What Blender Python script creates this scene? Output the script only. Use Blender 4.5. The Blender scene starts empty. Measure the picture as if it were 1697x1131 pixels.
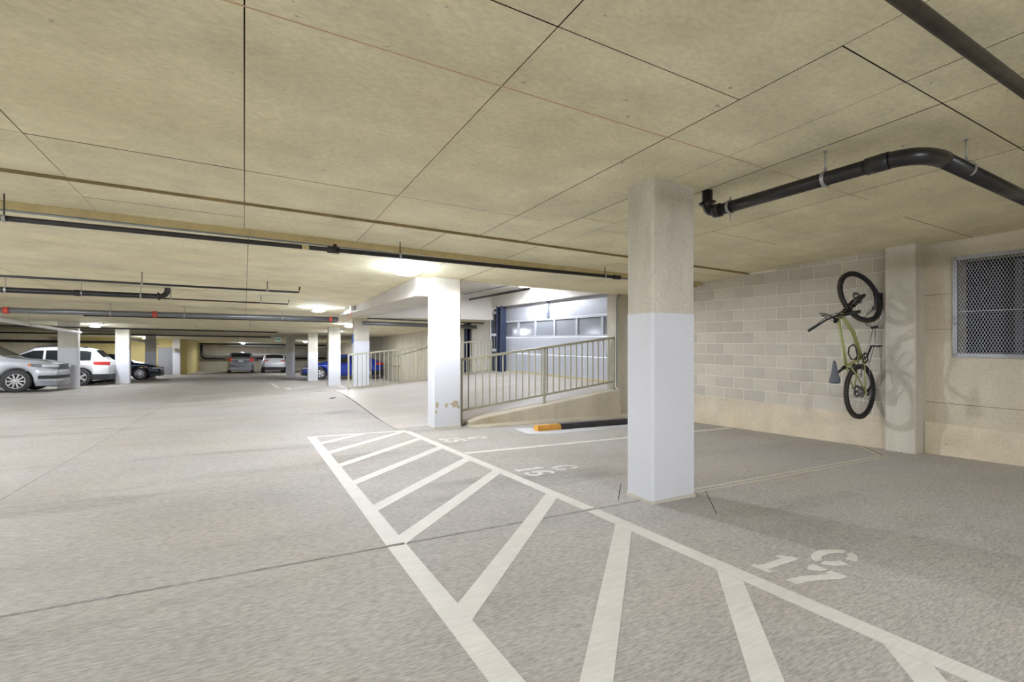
import bpy, math, random
from mathutils import Vector, Matrix
random.seed(7)
SC = bpy.context.scene
COL = SC.collection

# ------------------------------------------------------------------ camera, world, exposure
EYE = 1.2                                   # camera height above the slab it stands on
cam_d = bpy.data.cameras.new('camera')
cam = bpy.data.objects.new('camera', cam_d); COL.objects.link(cam)
cam.location = (0, 0, EYE)
cam.rotation_euler = (math.radians(90), 0, -math.atan2(443.5, 805))
cam_d.sensor_width = 36.0; cam_d.sensor_fit = 'HORIZONTAL'
cam_d.lens = 36.0 * 805 / 1697
cam_d.clip_start = 0.02; cam_d.clip_end = 200
SC.camera = cam
world = bpy.data.worlds.new('world'); SC.world = world
world.use_nodes = True
world.node_tree.nodes['Background'].inputs[0].default_value = (0.55, 0.6, 0.7, 1)
world.node_tree.nodes['Background'].inputs[1].default_value = 0.3
SC.view_settings.view_transform = 'Standard'
SC.view_settings.look = 'None'
SC.view_settings.gamma = 1.0
SC.view_settings.use_curve_mapping = False
SC.view_settings.exposure = 3.97
LAMP = 9.0                                  # glow of every ceiling lamp's lens
LAMP_W = 260.0                              # light each lamp throws (wide batwing distribution)
SC.cycles.max_bounces = 8
SC.cycles.diffuse_bounces = 5
SC.cycles.glossy_bounces = 3
SC.cycles.transmission_bounces = 3
SC.cycles.sample_clamp_indirect = 6.0
SC.cycles.caustics_reflective = False
SC.cycles.caustics_refractive = False

# ------------------------------------------------------------------ the slopes of the garage
SX, SY = -0.0224, -0.032
def sstep(a, b, v):
    t = max(0.0, min(1.0, (v - a) / (b - a))); return t * t * (3 - 2 * t)
def zplane(x, y): return SX * x + SY * y
def zf(x, y):                               # floor: one plane, levelled off towards the foot of the ramp
    return zplane(x, y) + 0.26 * sstep(-1.5, 2.6, x) * sstep(8.3, 14.0, y) * (1 - sstep(17.5, 23.0, y))
def hceil(y): return 2.73 if y < 5.43 else (2.705 if y < 6.42 else 2.63)
def zc(x, y): return zplane(x, y) + hceil(y)

# ------------------------------------------------------------------ materials
def lin(c):
    return tuple((v / 255 / 12.92) if v / 255 <= 0.04045 else ((v / 255 + 0.055) / 1.055) ** 2.4 for v in c) + (1,)
MAT = {}
def nodes_of(m):
    m.use_nodes = True
    nt = m.node_tree
    return nt, nt.nodes, nt.links, nt.nodes['Principled BSDF']
def plain(name, rgb, rough=0.5, metal=0.0, emit=0.0, spec=0.5, coat=0.0, noise=0.0):
    m = bpy.data.materials.new(name); nt, N, L, P = nodes_of(m)
    P.inputs['Base Color'].default_value = lin(rgb)
    P.inputs['Roughness'].default_value = rough
    P.inputs['Metallic'].default_value = metal
    P.inputs['Specular IOR Level'].default_value = spec
    P.inputs['Coat Weight'].default_value = coat
    if emit:
        P.inputs['Emission Color'].default_value = lin(rgb); P.inputs['Emission Strength'].default_value = emit
    if noise:
        tc = N.new('ShaderNodeTexCoord'); nz = N.new('ShaderNodeTexNoise')
        nz.inputs['Scale'].default_value = 9; nz.inputs['Detail'].default_value = 6
        L.new(tc.outputs['Object'], nz.inputs['Vector'])
        r = N.new('ShaderNodeValToRGB'); c = lin(rgb)
        r.color_ramp.elements[0].position = 0.35; r.color_ramp.elements[1].position = 0.65
        r.color_ramp.elements[0].color = tuple(v * (1 - noise) for v in c[:3]) + (1,)
        r.color_ramp.elements[1].color = tuple(min(1, v * (1 + noise)) for v in c[:3]) + (1,)
        L.new(nz.outputs['Fac'], r.inputs['Fac']); L.new(r.outputs['Color'], P.inputs['Base Color'])
    MAT[name] = m
    return m

def concrete(name, rgb, var=0.16, warm=None, warm_amt=0.5, streak=(1, 1, 1), scale=2.0, spots=0.4, rough=0.8,
             bump=0.15, grain=(1, 1, 1), grain_scale=60.0, grain_amt=0.08, per_object=0.0, spec=0.3, stain=None, stain_amt=0.0, stain_map=(1, 1, 1)):
    """cloudy concrete: two sizes of blotches, a second tint, dark pinholes, fine directional grain"""
    m = bpy.data.materials.new(name); nt, N, L, P = nodes_of(m)
    tc = N.new('ShaderNodeTexCoord')
    def mapped(sc):
        mp = N.new('ShaderNodeMapping'); mp.inputs['Scale'].default_value = sc
        L.new(tc.outputs['Object'], mp.inputs['Vector']); return mp.outputs['Vector']
    def noise(vec, s, d=6, r=0.55):
        n = N.new('ShaderNodeTexNoise'); n.inputs['Scale'].default_value = s
        n.inputs['Detail'].default_value = d; n.inputs['Roughness'].default_value = r
        L.new(vec, n.inputs['Vector']); return n.outputs['Fac']
    def ramp(fac, p0, c0, p1, c1):
        r = N.new('ShaderNodeValToRGB')
        r.color_ramp.elements[0].position = p0; r.color_ramp.elements[1].position = p1
        r.color_ramp.elements[0].color = c0; r.color_ramp.elements[1].color = c1
        L.new(fac, r.inputs['Fac']); return r.outputs['Color']
    def mix(a, b, fac, mode='MIX'):
        x = N.new('ShaderNodeMix'); x.data_type = 'RGBA'; x.blend_type = mode
        if isinstance(fac, float): x.inputs[0].default_value = fac
        else: L.new(fac, x.inputs[0])
        for s, v in ((6, a), (7, b)):
            if isinstance(v, tuple): x.inputs[s].default_value = v
            else: L.new(v, x.inputs[s])
        return x.outputs[2]
    c = lin(rgb)
    k = lambda f: tuple(min(1, v * f) for v in c[:3]) + (1,)
    v_st = mapped(streak)
    col = ramp(noise(v_st, scale, 8, 0.62), 0.3, k(1 - var), 0.72, k(1 + var * 0.8))
    if warm:
        f = ramp(noise(mapped((1, 1, 1)), 0.45, 4), 0.42, (0, 0, 0, 1), 0.7, (warm_amt,) * 3 + (1,))
        col = mix(col, mix(col, lin(warm), 0.6), f)
    if stain:
        f = ramp(noise(mapped(stain_map), 1.0, 7, 0.6), 0.56, (0, 0, 0, 1), 0.72, (stain_amt,) * 3 + (1,))
        col = mix(col, lin(stain), f)
    if spots:
        f = ramp(noise(v_st, scale * 9, 3), 0.70, (0, 0, 0, 1), 0.78, (spots,) * 3 + (1,))
        col = mix(col, k(0.35), f)
    g = noise(mapped(grain), grain_scale, 4, 0.6)
    col = mix(col, ramp(g, 0.3, (1 - grain_amt * 2,) * 3 + (1,), 0.7, (1 + grain_amt,) * 3 + (1,)), 1.0, 'MULTIPLY')
    if per_object:
        oi = N.new('ShaderNodeObjectInfo')
        col = mix(col, ramp(oi.outputs['Random'], 0, (1 - per_object,) * 3 + (1,), 1, (1 + per_object * 0.6,) * 3 + (1,)), 1.0, 'MULTIPLY')
    L.new(col, P.inputs['Base Color'])
    P.inputs['Roughness'].default_value = rough
    P.inputs['Specular IOR Level'].default_value = spec
    if bump:
        b = N.new('ShaderNodeBump'); b.inputs['Strength'].default_value = bump; b.inputs['Distance'].default_value = 0.01
        L.new(g, b.inputs['Height']); L.new(b.outputs['Normal'], P.inputs['Normal'])
    MAT[name] = m
    return m

concrete('ceiling_concrete', (235, 229, 198), var=0.18, warm=(231, 215, 170), warm_amt=0.65, streak=(1.0, 1.3, 1), scale=1.5, spots=0.8, rough=0.85, bump=0.08, grain=(0.8, 1.3, 1), grain_scale=30, grain_amt=0.06, per_object=0.035)
concrete('ceiling_back', (60, 54, 44), spots=0)
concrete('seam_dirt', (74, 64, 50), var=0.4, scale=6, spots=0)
concrete('seam_step', (150, 132, 92), var=0.3, scale=4)
concrete('step_concrete', (205, 188, 140), var=0.15, streak=(3, 1, 1), scale=2)
concrete('floor_concrete', (190, 186, 180), var=0.12, warm=(192, 181, 164), warm_amt=0.8, streak=(0.6, 1.1, 1), scale=1.1, spots=0.3, rough=0.72, bump=0.35, grain=(0.2, 1.0, 1), grain_scale=110, grain_amt=0.19, spec=0.2, stain=(118, 108, 96), stain_amt=0.45, stain_map=(0.35, 1.3, 1))
concrete('ramp_concrete', (198, 192, 184), var=0.12, warm=(198, 184, 166), warm_amt=0.6, streak=(0.5, 1.2, 1), scale=1.0, spots=0.2, rough=0.6, bump=0.2, grain=(0.15, 1, 1), grain_scale=60, grain_amt=0.07)
concrete('joint_filler', (44, 38, 32), var=0.3, scale=8, spots=0)
concrete('joint_edge', (206, 200, 184), var=0.1, scale=8, spots=0.2)
concrete('wall_concrete', (200, 192, 172), var=0.15, warm=(190, 176, 142), warm_amt=0.7, streak=(1.5, 1.5, 0.5), scale=1.6, spots=0.5, rough=0.85, bump=0.12, stain=(176, 146, 92), stain_amt=0.55, stain_map=(2.2, 2.2, 0.35))
concrete('base_concrete', (210, 200, 178), var=0.18, warm=(206, 188, 140), warm_amt=0.6, scale=2.4, spots=0.8, rough=0.9, bump=0.3)
concrete('column_concrete', (202, 197, 182), var=0.17, warm=(178, 166, 138), warm_amt=0.5, streak=(2, 2, 0.6), scale=1.8, spots=0.7, rough=0.85, bump=0.12)
concrete('block_concrete', (196, 189, 174), var=0.07, scale=3, spots=0.35, rough=0.9, bump=0.25, grain_scale=90, grain_amt=0.05, per_object=0.11)
concrete('mortar', (222, 216, 200), var=0.06, scale=5, spots=0.1, rough=0.95)
concrete('beam_concrete', (208, 203, 192), var=0.08, scale=1.5, spots=0.25)
concrete('yellow_paint', (206, 190, 128), var=0.05, scale=1, spots=0, grain_amt=0.02, bump=0.02)
concrete('white_paint', (210, 212, 216), var=0.03, scale=1.2, spots=0.08, rough=0.55, bump=0.04, grain_amt=0.015, stain=(176, 168, 152), stain_amt=0.25, stain_map=(1.2, 1.2, 0.8))
concrete('line_paint', (224, 221, 212), var=0.06, scale=4, spots=0.35, rough=0.6, bump=0.25, grain=(0.1, 1, 1), grain_scale=70, grain_amt=0.05)
plain('black_iron', (44, 42, 42), 0.42, 0.2, noise=0.25)
plain('rusty_iron', (58, 50, 44), 0.45, 0.3, noise=0.45)
plain('black_abs', (34, 33, 34), 0.3, noise=0.3)
plain('zinc', (176, 178, 178), 0.42, 0.7)
plain('conduit_grey', (150, 154, 152), 0.45, 0.5)
plain('silver_wrap', (122, 124, 127), 0.38, 0.6)
plain('white_pipe', (220, 220, 218), 0.4)
plain('red_coupling', (186, 70, 54), 0.5)
plain('rail_paint', (158, 154, 132), 0.45, spec=0.4)
plain('door_white', (172, 175, 180), 0.4, noise=0.03)
plain('door_pane', (132, 135, 139), 0.12, spec=0.6)
plain('door_seal', (188, 170, 110), 0.6)
plain('blue_steel', (50, 60, 82), 0.45, 0.2)
plain('dark_track', (112, 118, 126), 0.45, 0.5)
plain('door_grey', (150, 150, 150), 0.5)
plain('lens_lit', (230, 239, 255), 0.4, emit=LAMP)
plain('lens_cover_lit', (230, 239, 255), 0.4, emit=LAMP * 0.6)
plain('lamp_housing', (228, 228, 226), 0.4)
plain('steel_frame', (148, 150, 154), 0.35, 0.7)
plain('mesh_wire', (150, 153, 160), 0.35, 0.7)
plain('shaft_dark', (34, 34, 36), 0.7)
plain('louver_grey', (78, 80, 84), 0.45, 0.3)
plain('rubber_black', (30, 30, 31), 0.75, noise=0.2)
plain('stop_black', (50, 48, 48), 0.7, noise=0.2)
plain('stop_yellow', (206, 150, 62), 0.6, noise=0.12)
plain('chalk_red', (208, 176, 146), 0.9)
plain('stain_mark', (176, 164, 140), 0.9)
plain('tyre', (58, 57, 58), 0.8)
plain('tyre_brown', (92, 80, 66), 0.85, noise=0.25)
plain('rim_silver', (206, 206, 208), 0.3, 0.6)
plain('rim_dark', (40, 40, 42), 0.6)
plain('car_glass', (36, 40, 44), 0.08, spec=0.7)
plain('trim_black', (40, 41, 44), 0.55)
plain('lamp_clear', (214, 218, 224), 0.15, spec=0.7)
plain('lamp_dark', (110, 114, 120), 0.15, spec=0.7)
plain('lamp_red', (206, 44, 36), 0.25)
plain('lamp_orange', (226, 128, 40), 0.3)
plain('plate_white', (222, 224, 224), 0.5)
plain('paint_silver', (196, 200, 206), 0.28, 0.25, coat=0.5)
plain('paint_white', (226, 227, 229), 0.28, coat=0.5)
plain('paint_navy', (40, 50, 70), 0.25, 0.2, coat=0.6)
plain('paint_blue', (40, 66, 168), 0.25, 0.15, coat=0.6)
plain('paint_grey', (138, 142, 148), 0.3, 0.3, coat=0.5)
plain('bike_green', (152, 156, 96), 0.35, coat=0.3)
plain('bike_black', (28, 28, 29), 0.45)
plain('bike_gloss', (22, 22, 24), 0.2)
plain('bike_steel', (150, 150, 152), 0.3, 0.85)
plain('saddle_grey', (84, 88, 96), 0.6)
plain('tag_yellow', (236, 184, 40), 0.5)
plain('logo_red', (130, 52, 62), 0.5)
plain('sign_green', (70, 150, 96), 0.5)
plain('sign_blue', (70, 110, 180), 0.5)

# ------------------------------------------------------------------ mesh helpers
class MB:
    def __init__(s): s.v = []; s.f = []; s.smooth = []
    def add(s, vs, fs, smooth=False):
        o = len(s.v); s.v += [tuple(v) for v in vs]; s.f += [tuple(i + o for i in f) for f in fs]; s.smooth += [smooth] * len(fs); return s
    def box(s, x0, x1, y0, y1, z0, z1):
        vs = [(x, y, z) for z in (z0, z1) for y in (y0, y1) for x in (x0, x1)]
        return s.add(vs, [(0, 2, 3, 1), (4, 5, 7, 6), (0, 1, 5, 4), (2, 6, 7, 3), (0, 4, 6, 2), (1, 3, 7, 5)])
    def hexa(s, b, t):        # b, t: four bottom and four top points, counter-clockwise from above
        return s.add(list(b) + list(t), [(3, 2, 1, 0), (4, 5, 6, 7), (0, 1, 5, 4), (1, 2, 6, 5), (2, 3, 7, 6), (3, 0, 4, 7)])
    def prism(s, poly, z0, z1, zfn=None):
        n = len(poly)
        if zfn: vs = [(x, y, zfn(x, y) + z0) for x, y in poly] + [(x, y, zfn(x, y) + z1) for x, y in poly]
        else: vs = [(x, y, z0) for x, y in poly] + [(x, y, z1) for x, y in poly]
        fs = [tuple(reversed(range(n))), tuple(range(n, 2 * n))] + [(i, (i + 1) % n, n + (i + 1) % n, n + i) for i in range(n)]
        return s.add(vs, fs)
    def tube(s, pts, r, n=10, caps=True, rs=None):
        pts = [Vector(p) for p in pts]; m = len(pts)
        tans = []
        for i in range(m):
            a = pts[max(0, i - 1)]; b = pts[min(m - 1, i + 1)]; tans.append((b - a).normalized())
        t0 = tans[0]; up = Vector((0, 0, 1)) if abs(t0.z) < 0.9 else Vector((1, 0, 0))
        nrm = (up - t0 * up.dot(t0)).normalized(); vs = []
        for i in range(m):
            t = tans[i]; nrm = (nrm - t * nrm.dot(t)).normalized(); bi = t.cross(nrm)
            rad = rs[i] if rs else r
            if 0 < i < m - 1:
                c = (pts[i] - pts[i - 1]).normalized().dot(t); rad = rad / max(c, 0.6) if not rs else rad
            for k in range(n):
                a = 2 * math.pi * k / n; vs.append(pts[i] + nrm * math.cos(a) * rad + bi * math.sin(a) * rad)
        fs = [(i * n + k, i * n + (k + 1) % n, (i + 1) * n + (k + 1) % n, (i + 1) * n + k) for i in range(m - 1) for k in range(n)]
        o = len(s.v); s.add(vs, fs, True)
        if caps:
            s.f += [tuple(o + k for k in reversed(range(n))), tuple(o + (m - 1) * n + k for k in range(n))]; s.smooth += [False, False]
        return s
    def lathe(s, prof, c, axis, n=24, smooth=True, ref=None):
        """prof: (radius, height along axis)"""
        c = Vector(c); ax = Vector(axis).normalized()
        up = Vector(ref) if ref else (Vector((0, 0, 1)) if abs(ax.z) < 0.9 else Vector((1, 0, 0)))
        u = (up - ax * up.dot(ax)).normalized(); w = ax.cross(u); m = len(prof); vs = []
        for r, h in prof:
            for k in range(n):
                a = 2 * math.pi * k / n; vs.append(c + ax * h + u * (math.cos(a) * r) + w * (math.sin(a) * r))
        fs = [(i * n + k, i * n + (k + 1) % n, (i + 1) * n + (k + 1) % n, (i + 1) * n + k) for i in range(m - 1) for k in range(n)]
        return s.add(vs, fs, smooth)
    def torus(s, c, axis, R, r, n=40, k=8):
        return s.lathe([(R + r * math.cos(2 * math.pi * i / k), r * math.sin(2 * math.pi * i / k)) for i in range(k + 1)], c, axis, n)
    def bar(s, a, b, w, h, up=(0, 0, 1)):       # rectangular bar from a to b
        a, b = Vector(a), Vector(b); t = (b - a).normalized(); u = Vector(up); u = (u - t * u.dot(t)).normalized(); q = t.cross(u)
        e = [a + q * w / 2 * sx + u * h / 2 * sz for sx, sz in ((-1, -1), (1, -1), (1, 1), (-1, 1))]
        g = [v + (b - a) for v in e]
        return s.hexa(e, g)
    def mesh(s, name):
        me = bpy.data.meshes.new(name); me.from_pydata(s.v, [], s.f); me.polygons.foreach_set('use_smooth', s.smooth); me.update(); return me
    def build(s, name, mat, parent=None):
        return link(name, s.mesh(name), mat, parent)
def link(name, me, mat=None, parent=None):
    if mat and not me.materials: me.materials.append(MAT[mat])
    o = bpy.data.objects.new(name, me); COL.objects.link(o)
    if parent: o.parent = parent
    return o
def empty(name, loc=(0, 0, 0)):
    o = bpy.data.objects.new(name, None); COL.objects.link(o); o.location = loc; o.empty_display_size = 0.1; return o
def tag(o, label, cat, group=None):
    o['label'] = label; o['category'] = cat
    if group: o['group'] = group
    return o
def struct(o, label=None):
    o['kind'] = 'structure'
    if label: o['label'] = label
    return o
def stuff(o): o['kind'] = 'stuff'; return o
def copy_tree(o, parent=None):
    c = o.copy(); COL.objects.link(c)
    if parent: c.parent = parent
    for ch in list(o.children): copy_tree(ch, c)
    return c
def arc(p0, p1, p2, n=6):                      # quadratic bend
    p0, p1, p2 = map(Vector, (p0, p1, p2))
    return [p0 * (1 - t) ** 2 + p1 * 2 * t * (1 - t) + p2 * t * t for t in [i / n for i in range(n + 1)]]

# ------------------------------------------------------------------ floor
XL, XR, YB, YF = -11.3, 7.9, -12.0, 55.0
def grid_slab(x0, x1, y0, y1, thick=0.05, top=zf, step=1.2, xl=None, xr=None):
    """slab piece that follows the slope; xl/xr(y) allow slanted sides"""
    ny = max(1, int((y1 - y0) / step)); nx = max(1, int((x1 - x0) / step)); vs = []
    for lay in (0, 1):
        for j in range(ny + 1):
            y = y0 + (y1 - y0) * j / ny
            a = xl(y) if xl else x0; b = xr(y) if xr else x1
            for i in range(nx + 1):
                x = a + (b - a) * i / nx; vs.append((x, y, top(x, y) - (thick if lay == 0 else 0)))
    n = (nx + 1) * (ny + 1); fs = []
    for j in range(ny):
        for i in range(nx):
            a = j * (nx + 1) + i; q = (a, a + 1, a + nx + 2, a + nx + 1)
            fs.append(tuple(n + k for k in q)); fs.append(tuple(reversed(q)))
    edge = [i for i in range(nx)], [ny * (nx + 1) + i for i in range(nx)]
    for i in edge[0]: fs.append((i, i + 1, n + i + 1, n + i))
    for i in edge[1]: fs.append((i + 1, i, n + i, n + i + 1))
    for j in range(ny):
        a = j * (nx + 1); b = a + nx + 1; fs.append((b, a, n + a, n + b))
        a += nx; b += nx; fs.append((a, b, n + b, n + a))
    m = MB(); m.add(vs, fs); return m
def ramp_joint(y): return 2.30 + 0.06 * (y - 8.3) / 7.0
m = grid_slab(XL - .3, XR + .3, YB - .3, YF + .3, 0.1, lambda x, y: zf(x, y) - 0.012)
floor = struct(m.build('floor', 'joint_filler'), 'grey broom-finished concrete garage floor with dark saw-cut joints')
G = 0.014
XJ, YJ = -1.80, 3.11
for (x0, x1, y0, y1, kw) in [
        (XL - .3, XJ - .004, YB - .3, YJ - G, {}), (XJ + .004, XR + .3, YB - .3, YJ - G, {}),
        (XL - .3, XJ - .004, YJ + G, YF + .3, {}),
        (XJ + .004, 2.3, YJ + G, 8.2, {}), (2.3, XR + .3, YJ + G, 8.30, {}),
        (XJ + .004, 2.3, 8.2, 15.3, dict(xr=lambda y: ramp_joint(y) - 0.026)),
        (XJ + .004, XR + .3, 15.3, YF + .3, {})]:
    grid_slab(x0, x1, y0, y1, 0.02, **kw).build('slab', 'floor_concrete', floor)
# pale trowelled edges beside the joint in the stall, and the two cuts at the column corners
def floor_strip(pts, w, mat, name, parent, h=0.0015):
    m = MB()
    for a, b in zip(pts[:-1], pts[1:]):
        n = max(1, int(math.dist(a, b) / 0.6)); d = Vector((b[0] - a[0], b[1] - a[1])).normalized(); q = Vector((-d.y, d.x)) * w / 2
        for i in range(n):
            p = [a[k] + (b[k] - a[k]) * i / n for k in (0, 1)]; r = [a[k] + (b[k] - a[k]) * (i + 1) / n for k in (0, 1)]
            m.prism([(p[0] - q.x, p[1] - q.y), (r[0] - q.x, r[1] - q.y), (r[0] + q.x, r[1] + q.y), (p[0] + q.x, p[1] + q.y)], -0.004, h, zf)
    return m.build(name, mat, parent)
floor_strip([(3.52, 3.145), (7.1, 3.145)], 0.045, 'joint_edge', 'joint_edge', floor)
floor_strip([(3.52, 3.075), (7.1, 3.075)], 0.04, 'joint_edge', 'joint_edge', floor)
floor_strip([(7.12, 3.14), (7.66, 3.62)], 0.10, 'joint_edge', 'joint_edge', floor, 0.0012)
floor_strip([(7.12, 3.14), (7.66, 3.62)], 0.015, 'joint_filler', 'joint_cut', floor, 0.002)
floor_strip([(2.80, 3.20), (3.22, 3.64)], 0.005, 'joint_filler', 'joint_cut', floor)
floor_strip([(3.24, 2.56), (3.72, 3.06)], 0.005, 'joint_filler', 'joint_cut', floor)

# ------------------------------------------------------------------ ceiling
HOLE = (3.40, 7.9, 8.2, 15.5)                  # the taller space over the ramp
def ceil_slab(x0, x1, y0, y1, lift=0.0, thick=0.03):
    ym = (y0 + y1) / 2; h = hceil(ym) + lift
    pts = [(x0, y0), (x1, y0), (x1, y1), (x0, y1)]
    return MB().hexa([(x, y, zplane(x, y) + h) for x, y in pts], [(x, y, zplane(x, y) + h + thick) for x, y in pts])
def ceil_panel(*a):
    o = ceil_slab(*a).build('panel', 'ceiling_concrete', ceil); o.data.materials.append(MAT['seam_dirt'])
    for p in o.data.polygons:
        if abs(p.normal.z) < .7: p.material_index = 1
m = MB()
for (x0, x1, y0, y1) in [(XL - .3, XR + .3, YB - .3, 5.43), (XL - .3, XR + .3, 5.43, 6.42), (XL - .3, XR + .3, 6.42, HOLE[2]), (XL - .3, HOLE[0], HOLE[2], HOLE[3]), (XL - .3, XR + .3, HOLE[3], YF + .3)]:
    q = ceil_slab(x0, x1, y0, y1, 0.02, 0.35); m.add(q.v, q.f)
ceil = struct(m.build('ceiling', 'ceiling_back'), 'warm beige concrete garage ceiling marked by formwork seams')
random.seed(3)
xs_near = [XL - .2, -8.6, -6.1, -3.7, -1.32, 0.0, 1.26, 2.54, 3.17, 3.62, 4.85, 6.1, XR + .2]
ycut = {0: [-7, -2.4, 2.2, 4.5], 1: [-5, 0, 4.5], 2: [-7, -2.4, 2.2, 4.5], 3: [-5, 0.4, 4.5], 4: [-7, -1.2, 4.5], 5: [-5, 1.85, 4.5], 6: [-4, 1.85, 4.5], 7: [-5, 1.29, 4.5], 8: [-4, 1.29, 3.35, 4.2], 9: [-4, 1.29, 4.5], 10: [-5, 1.29, 3.9], 11: [-4, 0.2, 2.5, 4.5]}
def panels(xs, cuts, y0, y1, gap):
    for i in range(len(xs) - 1):
        ys = [y0] + [c for c in cuts(i) if y0 < c < y1] + [y1]
        for j in range(len(ys) - 1):
            x0, x1, a, b = xs[i] + gap, xs[i + 1] - gap, ys[j] + gap, ys[j + 1] - gap
            if b - a < 0.03: continue
            ceil_panel(x0, x1, a, b, random.uniform(-0.0016, 0.0016))
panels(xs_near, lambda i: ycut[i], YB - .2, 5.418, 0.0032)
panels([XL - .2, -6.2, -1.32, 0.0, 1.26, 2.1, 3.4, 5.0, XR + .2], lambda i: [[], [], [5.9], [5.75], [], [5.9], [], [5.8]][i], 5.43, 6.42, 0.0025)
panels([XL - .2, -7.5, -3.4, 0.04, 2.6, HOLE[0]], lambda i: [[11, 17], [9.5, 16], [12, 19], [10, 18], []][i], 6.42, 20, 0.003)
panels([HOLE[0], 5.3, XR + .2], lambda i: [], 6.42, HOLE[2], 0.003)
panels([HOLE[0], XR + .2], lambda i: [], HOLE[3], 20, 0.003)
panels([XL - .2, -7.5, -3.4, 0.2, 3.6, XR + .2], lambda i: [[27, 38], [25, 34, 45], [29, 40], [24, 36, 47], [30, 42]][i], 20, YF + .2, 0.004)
# the two yellowed steps where the slab gets thicker
def step_face(y, h0, h1, mat):
    y0, y1 = y - 0.006, y + 0.006
    b = [(XL, y0), (XR, y0), (XR, y1), (XL, y1)]
    return MB().hexa([(x, q, zplane(x, q) + h0) for x, q in b], [(x, q, zplane(x, q) + h1) for x, q in b]).build('step_face', mat, ceil)
step_face(5.4245, 2.7035, 2.735, 'seam_step'); step_face(6.42, 2.629, 2.71, 'step_concrete')
# red chalk line snapped across the ceiling
q = MB(); pts = [(-0.4, 2.40), (5.2, 2.40), (5.2, 2.406), (-0.4, 2.406)]
q.hexa([(x, y, zplane(x, y) + 2.7265) for x, y in pts], [(x, y, zplane(x, y) + 2.732) for x, y in pts]); q.build('chalk_line', 'chalk_red', ceil)

# taller room over the ramp: roof, edge beams
m = MB(); m.box(HOLE[0] - .1, XR + .3, HOLE[2], HOLE[3] + .2, 2.86, 3.0); struct(m.build('ceiling', 'beam_concrete'), 'higher pale concrete ceiling above the entrance ramp')
m = MB(); m.box(HOLE[0], XR, 15.3, 15.65, 1.94, 2.9)
tag(m.build('concrete_beam', 'beam_concrete'), 'pale concrete beam across the far side of the entrance ramp', 'beam')
m = MB(); m.box(7.62, 7.88, 8.2, 15.6, 2.37, 2.9)
tag(m.build('concrete_beam', 'beam_concrete'), 'concrete header beam above the white garage door', 'beam')
m = MB(); m.prism([(2.62, 8.2), (3.4, 8.2), (3.4, 15.9), (2.62, 15.9)], 1.99, 2.88)
tag(m.build('concrete_beam', 'beam_concrete'), 'deep concrete beam running from the stained middle column along the ramp', 'beam')
m = MB(); m.box(XR, XR + .3, 7.9, 15.8, 2.3, 3.0); struct(m.build('wall_right', 'beam_concrete'))

# ------------------------------------------------------------------ walls
m = MB(); m.box(XL - .3, XL, YB, YF, -2.2, 3.2); struct(m.build('wall_left', 'wall_concrete'), 'concrete wall behind the cars on the left')
m = MB(); m.box(XL, XR, YF, YF + .3, -2.2, 3.2); struct(m.build('wall_back', 'wall_concrete'), 'concrete far end wall behind the two parked cars')
m = MB(); m.box(XL, XR + .3, YB - .3, YB, -1, 3.4); struct(m.build('wall_front', 'wall_concrete'))
m = MB(); m.box(XR - .1, XR + .2, 17.2, YF, -2.2, 3.0); struct(m.build('wall_right', 'wall_concrete'), 'concrete side wall beyond the ramp')
# right wall with the vent opening (Y 1.05..2.66, Z 1.04..2.22)
WX = 7.86; VY0, VY1, VZ0, VZ1 = 0.95, 2.645, 1.045, 2.215
m = MB()
m.box(WX, WX + .25, YB, VY0, -.6, 3.2); m.box(WX, WX + .25, VY1, 2.985, -.6, 3.2)
m.box(WX, WX + .25, VY0, VY1, -.6, VZ0); m.box(WX, WX + .25, VY0, VY1, VZ1, 3.2)
wr = struct(m.build('wall_right', 'wall_concrete'), 'stained poured concrete wall with a meshed vent opening')
m = MB(); m.hexa([(WX - .035, YB, -.6), (WX, YB, -.6), (WX, 2.98, -.6), (WX - .035, 2.98, -.6)], [(WX - .02, YB, .14), (WX, YB, .15), (WX, 2.98, .15), (WX - .02, 2.98, .14)])
m.build('footing', 'base_concrete', wr)
m = MB(); m.box(WX - .003, WX, YB, 2.98, .40, .404); m.build('form_seam', 'joint_filler', wr)
m = MB(); m.box(WX - .003, WX, 2.66, 2.98, 1.35, 1.353); m.box(WX - .003, WX, 2.66, 2.98, 1.80, 1.803); m.build('form_seam', 'joint_filler', wr)
# block wall
BX = 7.70
m = MB(); m.box(BX + .004, BX + .2, 3.3, 8.15, .155, 2.75)
wb = struct(m.build('wall_right', 'mortar'), 'grey concrete block wall behind the hanging bicycle')
m = MB(); m.hexa([(BX - .035, 3.33, -.7), (BX + .2, 3.33, -.7), (BX + .2, 8.1, -.7), (BX - .035, 8.1, -.7)], [(BX - .006, 3.33, .158), (BX + .2, 3.33, .158), (BX + .2, 8.1, .158), (BX - .006, 8.1, .158)])
m.build('footing', 'base_concrete', wb)
def block_mesh(l, h=0.188, d=0.05, c=0.003):
    m = MB()
    o = [(0, 0), (l, 0), (l, h), (0, h)]; i = [(c, c), (l - c, c), (l - c, h - c), (c, h - c)]
    vs = [(0, y, z) for y, z in i] + [(c, y, z) for y, z in o] + [(d, y, z) for y, z in o]
    m.add(vs, [(3, 2, 1, 0)] + [(k, (k + 1) % 4, 4 + (k + 1) % 4, 4 + k) for k in range(4)] + [(4 + k, 4 + (k + 1) % 4, 8 + (k + 1) % 4, 8 + k) for k in range(4)])
    me = m.mesh('block'); me.materials.append(MAT['block_concrete']); return me
BM = {}
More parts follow.
